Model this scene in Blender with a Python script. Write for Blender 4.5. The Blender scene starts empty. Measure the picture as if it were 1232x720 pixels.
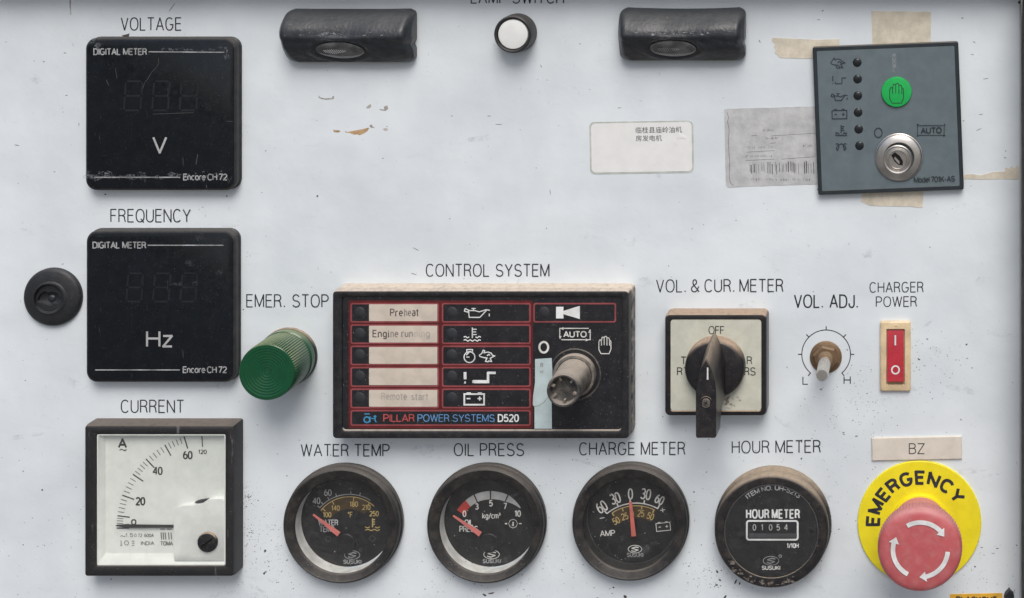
import bpy, bmesh, math, random
from mathutils import Vector
PI = math.pi
R = math.radians
random.seed(7)
SC = bpy.context.scene
COL = SC.collection
S = 0.0004            # metres per unit: the panel is drawn in units of 0.4 mm
D = 1800.0            # camera distance from the panel, in units
FX, FY = 1112.0, -130.0   # point of the panel straight in front of the lens (x right, y down)

# ------------------------------------------------------------------ camera
cam = bpy.data.cameras.new('camera')
co = bpy.data.objects.new('camera', cam)
COL.objects.link(co)
SC.camera = co
co.location = ((FX-616)*S, -D*S, (360-FY)*S)
co.rotation_euler = (R(90), 0, 0)
cam.sensor_width = 36
cam.lens = 36*D/1232
cam.shift_x = (616-FX)/1232
cam.shift_y = (FY-360)/1232
cam.clip_start = 0.01
cam.clip_end = 100
# ------------------------------------------------------------------ daylight
SUN_EL, SUN_AZ = 52, 12     # degrees up; degrees to the right of straight ahead of the panel
w = bpy.data.worlds.new('World')
SC.world = w
w.use_nodes = True
nt = w.node_tree
sky = nt.nodes.new('ShaderNodeTexSky')
sky.sky_type = 'NISHITA'
sky.sun_disc = False
sky.sun_elevation = R(SUN_EL)
sky.sun_rotation = R(180-SUN_AZ)
sky.air_density = 1.0
sky.dust_density = 4.0
bg = nt.nodes['Background']
bg.inputs['Strength'].default_value = 0.07
nt.links.new(sky.outputs['Color'], bg.inputs['Color'])
sl = bpy.data.lights.new('sun', 'SUN')
sl.energy = 1.5
sl.angle = R(34)
sl.color = (1.0, 0.97, 0.93)
so = bpy.data.objects.new('sun', sl)
COL.objects.link(so)
_d = Vector((math.sin(R(SUN_AZ))*math.cos(R(SUN_EL)), -math.cos(R(SUN_AZ))*math.cos(R(SUN_EL)), math.sin(R(SUN_EL))))
so.rotation_euler = _d.to_track_quat('Z', 'Y').to_euler()
so.location = (0, -2, 2)
SC.view_settings.view_transform = 'Standard'
SC.view_settings.look = 'None'
SC.view_settings.gamma = 1
SC.view_settings.exposure = 0.64

# ------------------------------------------------------------------ materials
def srgb(r, g, b):
    f = lambda c: ((c/255+0.055)/1.055)**2.4 if c > 10 else c/255/12.92
    return (f(r), f(g), f(b))
DUST = (0.36, 0.29, 0.215)
class NT:
    def __init__(s, name):
        s.m = bpy.data.materials.new(name); s.m.use_nodes = True
        s.t = s.m.node_tree; s.b = s.t.nodes['Principled BSDF']
        tc = s.t.nodes.new('ShaderNodeTexCoord')
        mp = s.t.nodes.new('ShaderNodeMapping'); mp.inputs['Scale'].default_value = (1/S,)*3
        s.t.links.new(tc.outputs['Object'], mp.inputs['Vector']); s.co = mp.outputs['Vector']
    def n(s, k, **kw):
        nd = s.t.nodes.new(k)
        for a, v in kw.items(): setattr(nd, a, v)
        return nd
    def l(s, a, b): s.t.links.new(a, b)
    def noise(s, scale, detail=3, rough=.55, stretch=None, off=0):
        v = s.co
        if stretch or off:
            mp = s.n('ShaderNodeMapping'); mp.inputs['Scale'].default_value = stretch or (1,1,1)
            mp.inputs['Location'].default_value = (off, off*.7, off*1.3)
            s.l(v, mp.inputs['Vector']); v = mp.outputs['Vector']
        nd = s.n('ShaderNodeTexNoise'); nd.inputs['Scale'].default_value = scale
        nd.inputs['Detail'].default_value = detail; nd.inputs['Roughness'].default_value = rough
        s.l(v, nd.inputs['Vector']); return nd.outputs['Fac']
    def rng(s, x, a, b, lo=0., hi=1., smooth=True):
        nd = s.n('ShaderNodeMapRange'); nd.interpolation_type = 'SMOOTHSTEP' if smooth else 'LINEAR'
        for i, v in enumerate((a, b, lo, hi)): nd.inputs[i+1].default_value = v
        s.l(x, nd.inputs[0]); return nd.outputs[0]
    def mul(s, a, b, op='MULTIPLY'):
        nd = s.n('ShaderNodeMath', operation=op); nd.use_clamp = False
        for i, v in enumerate((a, b)):
            if isinstance(v, (int, float)): nd.inputs[i].default_value = v
            else: s.l(v, nd.inputs[i])
        return nd.outputs[0]
    def mix(s, f, a, b):
        nd = s.n('ShaderNodeMix', data_type='RGBA')
        for i, v in ((0, f), (6, a), (7, b)):
            if isinstance(v, (int, float)): nd.inputs[i].default_value = v
            elif isinstance(v, tuple): nd.inputs[i].default_value = (*v[:3], 1)
            else: s.l(v, nd.inputs[i])
        return nd.outputs[2]

def mat(name, col, rough=.5, metal=0., dust=0., film=0., dustcol=DUST, var=.12, bump=.0, bscale=.25, speck=0., scratch=0., spec=.5, coat=0.):
    """dust: settles on upward faces; film: thin uneven dirt everywhere; speck: tiny pale specks; scratch: thin scuffs"""
    q = NT(name); b = q.b
    dark = tuple(c*(1-var*1.6) for c in col); lite = tuple(min(1, c*(1+var)) for c in col)
    c = q.mix(q.rng(q.noise(.06, 4), .3, .7), dark, lite)
    r = None
    if film:
        f = q.mul(q.rng(q.noise(.09, 5, .65, off=11), .38, .75), film)
        f = q.mul(f, q.rng(q.noise(.9, 3, .6, off=3), .25, .75, .45, 1.))
        c = q.mix(f, c, dustcol); r = f
    if scratch:
        f = q.mul(q.rng(q.noise(.13, 3, .6, stretch=(1, 1, .18), off=5), .66, .74), scratch)
        f2 = q.mul(q.rng(q.noise(.11, 3, .6, stretch=(.2, 1, 1.6), off=9), .68, .75), scratch)
        c = q.mix(q.mul(f, f2, 'MAXIMUM'), c, (.3, .3, .31))
    if speck:
        f = q.mul(q.rng(q.noise(.9, 1, .3, off=21), .74, .79), speck)
        c = q.mix(f, c, (.45, .45, .45))
    if dust:
        g = q.n('ShaderNodeNewGeometry'); sp = q.n('ShaderNodeSeparateXYZ'); q.l(g.outputs['Normal'], sp.inputs[0])
        f = q.rng(sp.outputs['Z'], .22, .8)
        f = q.mul(f, q.rng(q.noise(.16, 5, .65, off=31), .22, .62, .62, 1.))
        f = q.mul(f, dust)
        dc = q.mix(q.noise(.7, 3, .6), tuple(x*.8 for x in dustcol), tuple(x*1.15 for x in dustcol))
        c = q.mix(f, c, dc)
        rr = q.rng(f, 0, 1, rough, .95, False); q.l(rr, b.inputs['Roughness'])
    else:
        rr = q.rng(q.noise(.2, 4, off=2), .3, .7, max(0, rough-.06), min(1, rough+.08)); q.l(rr, b.inputs['Roughness'])
    q.l(c, b.inputs['Base Color'])
    b.inputs['Metallic'].default_value = metal
    b.inputs['Specular IOR Level'].default_value = spec
    b.inputs['Coat Weight'].default_value = coat
    if bump:
        bp = q.n('ShaderNodeBump'); bp.inputs['Strength'].default_value = bump; bp.inputs['Distance'].default_value = S
        q.l(q.noise(bscale, 4, .6, off=1), bp.inputs['Height']); q.l(bp.outputs[0], b.inputs['Normal'])
    return q.m

def panel_paint():
    q = NT('white_enamel'); b = q.b
    base = q.mix(q.rng(q.noise(.006, 4), .3, .7), (.605, .66, .70), (.705, .762, .80))
    # grime: broad soft smears, denser low on the panel where rain splash dries
    sp = q.n('ShaderNodeSeparateXYZ'); q.l(q.co, sp.inputs[0])
    low = q.rng(sp.outputs['Z'], -150, -400, .25, 1.)
    g1 = q.mul(q.rng(q.noise(.018, 6, .7, off=4), .48, .8), q.mul(low, .24))
    c = q.mix(g1, base, (.55, .53, .53))
    g2 = q.mul(q.rng(q.noise(.05, 5, .7, stretch=(1, 1, 3), off=8), .58, .75), .16)
    c = q.mix(g2, c, (.45, .47, .50))
    g3 = q.mul(q.rng(q.noise(.55, 4, .75, off=17), .60, .74), q.mul(low, .34))
    c = q.mix(g3, c, (.33, .31, .30))
    g4 = q.mul(q.rng(q.noise(.25, 2, .5, stretch=(1, 1, .35), off=27), .73, .78), .45)
    c = q.mix(g4, c, (.42, .43, .45))
    q.l(c, b.inputs['Base Color'])
    q.l(q.rng(q.noise(.05, 4, off=2), .3, .7, .38, .6), b.inputs['Roughness'])
    b.inputs['Specular IOR Level'].default_value = .4
    bp = q.n('ShaderNodeBump'); bp.inputs['Strength'].default_value = .13; bp.inputs['Distance'].default_value = S
    q.l(q.mul(q.noise(.12, 4, .5, off=1), q.mul(q.noise(.012, 2, .5, off=6), 9.0), 'ADD'), bp.inputs['Height']); bp.inputs['Distance'].default_value = S*1.5; q.l(bp.outputs[0], b.inputs['Normal'])
    return q.m

def glass_mat(name, tint=(1, 1, 1), rough=.05, haze=.06):
    q = NT(name); t = q.t; out = t.nodes['Material Output']
    tr = q.n('ShaderNodeBsdfTransparent'); tr.inputs[0].default_value = (*tint, 1)
    gl = q.n('ShaderNodeBsdfGlossy'); gl.inputs['Roughness'].default_value = rough
    lw = q.n('ShaderNodeLayerWeight'); lw.inputs['Blend'].default_value = .5
    fr = q.n('ShaderNodeMath', operation='MULTIPLY_ADD'); q.l(q.mul(lw.outputs['Facing'], 4.0, 'POWER'), fr.inputs[0]); fr.inputs[1].default_value = .7; fr.inputs[2].default_value = .035
    df = q.n('ShaderNodeBsdfDiffuse'); df.inputs[0].default_value = (.5, .48, .44, 1)
    m1 = q.n('ShaderNodeMixShader'); m2 = q.n('ShaderNodeMixShader')
    f = q.rng(q.noise(.11, 6, .7), .42, .85, .0, haze)
    q.l(f, m1.inputs[0]); q.l(tr.outputs[0], m1.inputs[1]); q.l(df.outputs[0], m1.inputs[2])
    q.l(fr.outputs[0], m2.inputs[0]); q.l(m1.outputs[0], m2.inputs[1]); q.l(gl.outputs[0], m2.inputs[2])
    q.l(m2.outputs[0], out.inputs[0])
    return q.m

def smear_mat(name, col, amount=.6, sc=.35, lo=.42, hi=.62):
    """dried dirt: patchy, lets the surface below show through"""
    q = NT(name); t = q.t; out = t.nodes['Material Output']
    q.b.inputs['Base Color'].default_value = (*col, 1); q.b.inputs['Roughness'].default_value = .9
    tr = q.n('ShaderNodeBsdfTransparent'); m1 = q.n('ShaderNodeMixShader')
    q.l(q.rng(q.noise(sc, 5, .7), lo, hi, 0, amount), m1.inputs[0])
    q.l(tr.outputs[0], m1.inputs[1]); q.l(q.b.outputs[0], m1.inputs[2]); q.l(m1.outputs[0], out.inputs[0])
    return q.m

K = {}
K['panel'] = panel_paint()
K['concrete'] = mat('concrete_ground', (.16, .155, .15), .9)
K['ink'] = mat('black_screen_print', (.022, .024, .03), .6, var=.3)
K['ink_soft'] = mat('faded_screen_print', (.11, .11, .12), .7, var=.3)
K['black'] = mat('black_plastic', (.012, .013, .016), .42, dust=.9, film=.10, speck=.5, scratch=.25, bump=.15)
K['meter_black'] = mat('meter_housing_black', (.015, .016, .018), .45, dust=.4, dustcol=(.13, .12, .11), film=.2, bump=.15)
K['black_face'] = mat('smoked_face', (.003, .0052, .0085), .2, film=.03, dustcol=(.14, .15, .16), speck=.16, scratch=.10, spec=.45)
K['d_black'] = mat('control_face_black', (.0115, .012, .016), .38, film=.07, dustcol=(.2, .18, .16), speck=.5)
K['bezel'] = mat('gauge_bezel_black', (.017, .0165, .0165), .42, dust=.55, film=.28, dustcol=(.15, .132, .115), speck=.6, bump=.35, bscale=.5)
K['bezel_hour'] = mat('hour_meter_black', (.013, .013, .015), .35, dust=.95, film=.12, speck=.5, bump=.15)
K['dial'] = mat('dial_black', (.010, .0105, .012), .5, film=.06, dustcol=(.1, .1, .1), speck=.25)
K['white_print'] = mat('white_print', (.62, .62, .60), .6)
K['white_bold'] = mat('white_bold_print', (.70, .72, .72), .6)
K['grey_print'] = mat('grey_print', (.34, .35, .36), .6, var=.3)
K['dim_print'] = mat('dim_grey_print', (.075, .078, .08), .6)
K['gold_print'] = mat('gold_print', (.42, .32, .13), .6)
K['gold_dark'] = mat('dark_gold_print', (.055, .035, .012), .6)
K['segment'] = mat('unlit_segment', (.0095, .0115, .0145), .4)
K['cup'] = mat('white_dial_cup', (.68, .69, .66), .6)
K['cup_dark'] = mat('black_dial_cup', (.03, .03, .03), .5)
K['needle'] = mat('red_needle', (.56, .13, .10), .5, film=.25, dustcol=(.6, .4, .36))
K['needle_pink'] = mat('faded_red_needle', (.60, .17, .15), .5, film=.35, dustcol=(.6, .42, .38))
K['band_red'] = mat('red_band', (.42, .05, .04), .5)
K['band_white'] = mat('grey_white_band', (.40, .41, .41), .5)
K['glass'] = glass_mat('gauge_glass', haze=.03, rough=.08)
K['glass_clean'] = glass_mat('ammeter_glass', haze=.03)
K['am_face'] = mat('ammeter_white', (.70, .74, .70), .55, var=.03)
K['am_frame'] = mat('ammeter_black_frame', (.014, .014, .016), .5, dust=.75, film=.06, dustcol=(.2, .17, .145), speck=.3, bump=.25, scratch=.35)
K['am_cover'] = mat('ammeter_white_cover', (.76, .79, .76), .4, var=.04)
K['am_ink'] = mat('ammeter_ink', (.04, .045, .045), .6)
K['am_grey'] = mat('ammeter_faded_ink', (.20, .21, .20), .6)
K['box'] = mat('controller_case', (.05, .05, .055), .6, dust=1.0, film=.75, dustcol=(.60, .52, .43), var=.2)
K['d_bezel'] = mat('controller_bezel', (.010, .011, .014), .4, dust=.9, film=.05, dustcol=(.60, .52, .44), speck=.45, bump=.1)
K['d_red'] = mat('dark_red_print', (.105, .010, .012), .45)
K['d_pink'] = mat('pale_red_print', (.26, .06, .066), .5)
K['d_cream'] = mat('cream_insert', (.56, .50, .43), .6, var=.07, film=.15)
K['d_led'] = mat('dark_led', (.020, .022, .027), .6, bump=.3)
K['d_blue'] = mat('blue_print', (.12, .28, .52), .5)
K['d_logo'] = mat('cyan_print', (.05, .23, .42), .5)
K['d_redtxt'] = mat('red_lettering', (.45, .08, .08), .5)
K['fade1'] = mat('typed_ink', (.09, .075, .07), .7)
K['fade2'] = mat('typed_ink_faded', (.25, .22, .20), .7)
K['fade3'] = mat('typed_ink_nearly_gone', (.41, .37, .33), .7)
K['tape_blue'] = mat('pale_blue_tape', (.46, .56, .58), .5, var=.06, film=.12)
K['stem'] = mat('dusty_key_barrel', (.13, .12, .11), .5, .3, dust=1., film=.7, dustcol=(.44, .39, .33), bump=.3, speck=.3)
K['stem_dark'] = mat('dusty_grey_barrel', (.05, .05, .05), .5, .2, dust=.9, film=.5, dustcol=(.34, .30, .26), bump=.3)
K['cream_plate'] = mat('cream_switch_plate', (.54, .55, .47), .5, var=.06, film=.12, dustcol=(.4, .33, .25))
K['sel_black'] = mat('selector_black', (.011, .011, .014), .33, dust=1.05, film=.05, dustcol=(.40, .30, .22), speck=.35)
K['sel_handle'] = mat('handle_black', (.011, .011, .014), .33, dust=1.1, film=.08, dustcol=(.42, .335, .26), speck=.4)
K['brass'] = mat('dirty_brass', (.20, .13, .075), .5, .55, dust=.75, film=.45, dustcol=(.32, .24, .16), bump=.4)
K['steel'] = mat('worn_steel', (.62, .60, .56), .3, .9, dust=.15, film=.05, dustcol=(.5, .43, .35), bump=.2)
K['chrome'] = mat('key_chrome', (.62, .60, .57), .33, 1., dust=.25, film=.2, dustcol=(.42, .36, .3))
K['chrome_dark'] = mat('key_slot_dark', (.02, .02, .02), .3, .6)
K['slate'] = mat('slate_blue_face', (.112, .148, .166), .42, var=.05, film=.16, dustcol=(.21, .25, .265))
K['slate_bezel'] = mat('slate_black_bezel', (.016, .024, .031), .45, dust=.25)
K['slate_ink'] = mat('slate_print', (.020, .030, .040), .6)
K['led'] = mat('black_led', (.010, .013, .016), .25)
K['green_btn'] = mat('green_button', (.012, .40, .085), .35, var=.06)
K['green_ink'] = mat('dark_green_print', (.01, .06, .03), .5)
K['red_head'] = mat('faded_red_mushroom', (.47, .10, .11), .36, dust=.5, film=.3, dustcol=(.56, .33, .31), var=.05, bump=.1, speck=.3)
K['yellow'] = mat('yellow_plate', (.80, .69, .015), .45, var=.04, film=.05)
K['rocker_red'] = mat('red_rocker', (.42, .028, .045), .28, var=.06)
K['rocker_frame'] = mat('ivory_frame', (.66, .52, .33), .4, film=.3, dustcol=(.52, .38, .22))
K['rocker_side'] = mat('rocker_shade_red', (.30, .04, .035), .4, film=.3)
K['plate_cream'] = mat('cream_nameplate', (.64, .60, .53), .45, var=.04, film=.15)
K['tape'] = mat('old_tape_glue', (.62, .57, .47), .6, var=.1, film=.35, dustcol=(.46, .40, .30), bump=.2)
K['sticker'] = mat('white_paper_sticker', (.74, .75, .745), .4, var=.02, bump=.4, bscale=.05)
K['sticker_edge'] = mat('sticker_grubby_edge', (.47, .50, .47), .6)
K['sticker_grey'] = mat('worn_grey_label', (.47, .48, .49), .45, bump=.7, bscale=.06, var=.09, film=.25, dustcol=(.60, .60, .60))
K['rubber'] = mat('black_rubber', (.019, .023, .028), .33, dust=.34, film=.18, dustcol=(.13, .137, .145), bump=.55, bscale=.22, speck=.15, scratch=.4)
K['rubber_plug'] = mat('matt_black_rubber', (.013, .015, .018), .5, dust=.2, film=.10, dustcol=(.12, .12, .12), bump=.35, speck=.15)
K['lens'] = mat('ribbed_lens', (.12, .125, .13), .15, .1, var=.3, film=.2, dustcol=(.05, .05, .05), coat=.6)
K['chip_primer'] = mat('bare_primer', (.47, .31, .165), .8, var=.2, bump=.5)
K['chip_grey'] = mat('scraped_paint', (.42, .40, .37), .8, var=.25)
K['speck'] = mat('dirt_speck', (.07, .06, .058), .9)
K['speck_mid'] = mat('dirt_speck_grey', (.27, .26, .26), .9)
K['seal'] = mat('black_door_seal', (.010, .011, .016), .5)
K['frame_paint'] = mat('enclosure_paint', (.50, .50, .47), .5, film=.3)
K['amber'] = mat('amber_label', (.72, .40, .035), .5, film=.15)
K['smear'] = smear_mat('dried_smear', (.48, .50, .52), .5)
K['smear_face'] = smear_mat('scuffed_print', (.22, .23, .25), .55, .5, .44, .64)
K['smear_faint'] = smear_mat('faint_haze_marks', (.10, .11, .12), .4, .3, .40, .75)
K['smear_brown'] = smear_mat('dusty_smear', (.34, .30, .26), .55, .3)
K['scuff_dark'] = smear_mat('grey_rub_mark', (.42, .43, .45), .28, .09, .42, .8)
K['caption_ink'] = smear_mat('worn_screen_print', (.020, .022, .028), 1.0, .7, .27, .38)
K['push_white'] = mat('white_push_cap', (.72, .74, .73), .35, var=.03)
def green_lens():
    q = NT('green_lamp_plastic'); b = q.b
    g = q.n('ShaderNodeNewGeometry'); sp = q.n('ShaderNodeSeparateXYZ'); q.l(g.outputs['Normal'], sp.inputs[0])
    f = q.mul(q.rng(sp.outputs['Z'], .45, .98), q.rng(q.noise(.2, 5, .6), .25, .6, .5, .8))
    c = q.mix(f, q.mix(q.noise(.1, 3), (.001, .046, .017), (.002, .078, .028)), (.21, .24, .12))
    q.l(c, b.inputs['Base Color']); b.inputs['Roughness'].default_value = .3
    b.inputs['Coat Weight'].default_value = .15; b.inputs['Coat Roughness'].default_value = .1
    return q.m
K['green_lens'] = green_lens()

# ------------------------------------------------------------------ mesh helpers
def U(x, y, h):
    """measured image position of a point standing h above the panel -> its true position on the drawing grid"""
    k = (D-h)/D
    return (FX+(x-FX)*k, FY+(y-FY)*k)
class B:
    def __init__(s, o=(616, 360)):
        s.v = []; s.f = []; s.o = o; s.k = 0
    def add(s, x, y, z):
        s.v.append(((x-s.o[0])*S, -z*S, -(y-s.o[1])*S)); return len(s.v)-1
    def ring(s, pts, z): return [s.add(x, y, z) for x, y in pts]
    def loft(s, rings, cap0=False, cap1=True, closed=True):
        ids = [s.ring(p, z) if not isinstance(z, (list, tuple)) else [s.add(a[0], a[1], c) for a, c in zip(p, z)] for p, z in rings]
        n = len(ids[0])
        for a, b in zip(ids, ids[1:]):
            for i in range(n if closed else n-1):
                j = (i+1) % n
                s.f.append((a[i], a[j], b[j], b[i]))
        if cap0: s.f.append(tuple(ids[0][::-1]))
        if cap1: s.f.append(tuple(ids[-1]))
        return s
    def lathe(s, cx, cy, prof, n=64, cap0=False, cap1=True, knurl=0, kamp=0, kz=None):
        rings = []
        for r, z in prof:
            p = []
            for i in range(n):
                a = 2*PI*i/n
                rr = r*(1+(kamp if (knurl and i % 2) else 0)*(1 if (kz is None or kz[0] <= z <= kz[1]) else 0))
                p.append((cx+rr*math.cos(a), cy+rr*math.sin(a)))
            rings.append((p, z))
        return s.loft(rings, cap0, cap1)
    def flat(s, pts, z):
        s.f.append(tuple(s.ring(pts, z))); return s
    def slab(s, pts, z0, z1): return s.loft([(pts, z0), (pts, z1)], True, True)
    def box(s, x0, y0, x1, y1, z0, z1, bev=0):
        return s.loft([(rr(x0, y0, x1, y1, bev, 1 if bev else 0), z0), (rr(x0, y0, x1, y1, bev, 1 if bev else 0), z1-bev*.5), (rr(x0+bev*.5, y0+bev*.5, x1-bev*.5, y1-bev*.5, bev, 1 if bev else 0), z1)] if bev else
                      [(rr(x0, y0, x1, y1, 0, 0), z0), (rr(x0, y0, x1, y1, 0, 0), z1)], True, True)
    def stroke(s, pts, wd, z, closed=False):
        """flat printed line with mitred joints; each stroke a hair above the last so none share a plane"""
        z = z+.012*s.k; s.k += 1
        P = [Vector(p) for p in pts]
        Q = [P[0]]
        for p in P[1:]:
            if (p-Q[-1]).length > 1e-4: Q.append(p)
        if closed and (Q[0]-Q[-1]).length < 1e-4: Q.pop()
        n = len(Q)
        if n < 2: return s
        cut = [i for i in range(1, n-1) if (Q[i]-Q[i-1]).normalized().dot((Q[i+1]-Q[i]).normalized()) < .25] if not closed else []
        if cut:
            i0 = 0; s.k -= 1; z -= .012*s.k
            for i in cut+[n-1]:
                seg = [Vector(p) for p in Q[i0:i+1]]
                if i0: seg[0] = seg[0]-(seg[1]-seg[0]).normalized()*wd*.3
                if i < n-1: seg[-1] = seg[-1]+(seg[-1]-seg[-2]).normalized()*wd*.3
                s.stroke(seg, wd, z); i0 = i
            return s
        L = []; Rr = []
        for i in range(n):
            a = Q[i-1] if (i > 0 or closed) else None
            b = Q[(i+1) % n] if (i < n-1 or closed) else None
            d1 = (Q[i]-a).normalized() if a is not None else None
            d2 = (b-Q[i]).normalized() if b is not None else None
            if d1 is None: d1 = d2
            if d2 is None: d2 = d1
            n1 = Vector((-d1.y, d1.x)); n2 = Vector((-d2.y, d2.x))
            m = n1+n2
            if m.length < .2: m = n1.copy(); ln = 1
            else:
                m.normalize(); ln = min(1/max(.35, m.dot(n1)), 1.9)
            L.append(Q[i]+m*(wd/2*ln)); Rr.append(Q[i]-m*(wd/2*ln))
        li = [s.add(p.x, p.y, z) for p in L]; ri = [s.add(p.x, p.y, z) for p in Rr]
        for i in range(n if closed else n-1):
            j = (i+1) % n
            s.f.append((li[i], li[j], ri[j], ri[i]))
        return s
    def build(s, name, m, parent=None, label=None, kind=None, smooth=38, share=None):
        me = bpy.data.meshes.new(name)
        me.from_pydata(s.v, [], s.f)
        bm = bmesh.new(); bm.from_mesh(me); bmesh.ops.recalc_face_normals(bm, faces=bm.faces); bm.to_mesh(me); bm.free()
        me.materials.append(K[m] if isinstance(m, str) else m)
        if smooth:
            me.shade_smooth(); me.set_sharp_from_angle(angle=R(smooth))
        o = bpy.data.objects.new(name, me); COL.objects.link(o)
        if parent is not None: o.parent = parent
        if label: o['label'] = label
        if kind: o['kind'] = kind
        return o

def rr(x0, y0, x1, y1, r, n=5):
    if r <= 0 or n == 0: return [(x0, y0), (x1, y0), (x1, y1), (x0, y1)]
    p = []
    for cx, cy, a0 in ((x1-r, y0+r, -90), (x1-r, y1-r, 0), (x0+r, y1-r, 90), (x0+r, y0+r, 180)):
        for i in range(n+1):
            a = R(a0+90*i/n); p.append((cx+r*math.cos(a), cy+r*math.sin(a)))
    return p
def circ(cx, cy, r, n=32, ry=None): return [(cx+r*math.cos(2*PI*i/n), cy+(ry or r)*math.sin(2*PI*i/n)) for i in range(n)]
def arcp(cx, cy, r, a0, a1, n=24):
    """a in degrees, 0 = right, 90 = up on the panel"""
    return [(cx+r*math.cos(R(a0+(a1-a0)*i/n)), cy-r*math.sin(R(a0+(a1-a0)*i/n))) for i in range(n+1)]
def UL(pts, h): return [U(x, y, h) for x, y in pts]
def rot(pts, cx, cy, deg):
    c, s_ = math.cos(R(deg)), math.sin(R(deg))
    return [(cx+(x-cx)*c-(y-cy)*s_, cy+(x-cx)*s_+(y-cy)*c) for x, y in pts]
def blob(cx, cy, rx, ry, n=9, j=.35, rnd=random):
    a0 = rnd.random()*6.28
    return [(cx+rx*math.cos(a0+6.283*i/n)*(1+rnd.uniform(-j, j)), cy+ry*math.sin(a0+6.283*i/n)*(1+rnd.uniform(-j, j))) for i in range(n)]

def thing(name, label, cat, o, group=None):
    e = bpy.data.objects.new(name, None); COL.objects.link(e)
    e.empty_display_size = .01
    e.location = ((o[0]-616)*S, 0, (360-o[1])*S)
    e['label'] = label; e['category'] = cat
    if group: e['group'] = group
    return e
def single(o, label, cat, org, group=None):
    o.location = ((org[0]-616)*S, 0, (360-org[1])*S)
    o['label'] = label; o['category'] = cat
    if group: o['group'] = group
    return o
def dup(o, parent, dx, dy, dz=0, name=None):
    c = o.copy(); COL.objects.link(c); c.parent = parent
    c.location = (o.location.x+dx*S, o.location.y-dz*S, o.location.z-dy*S)
    return c

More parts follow.
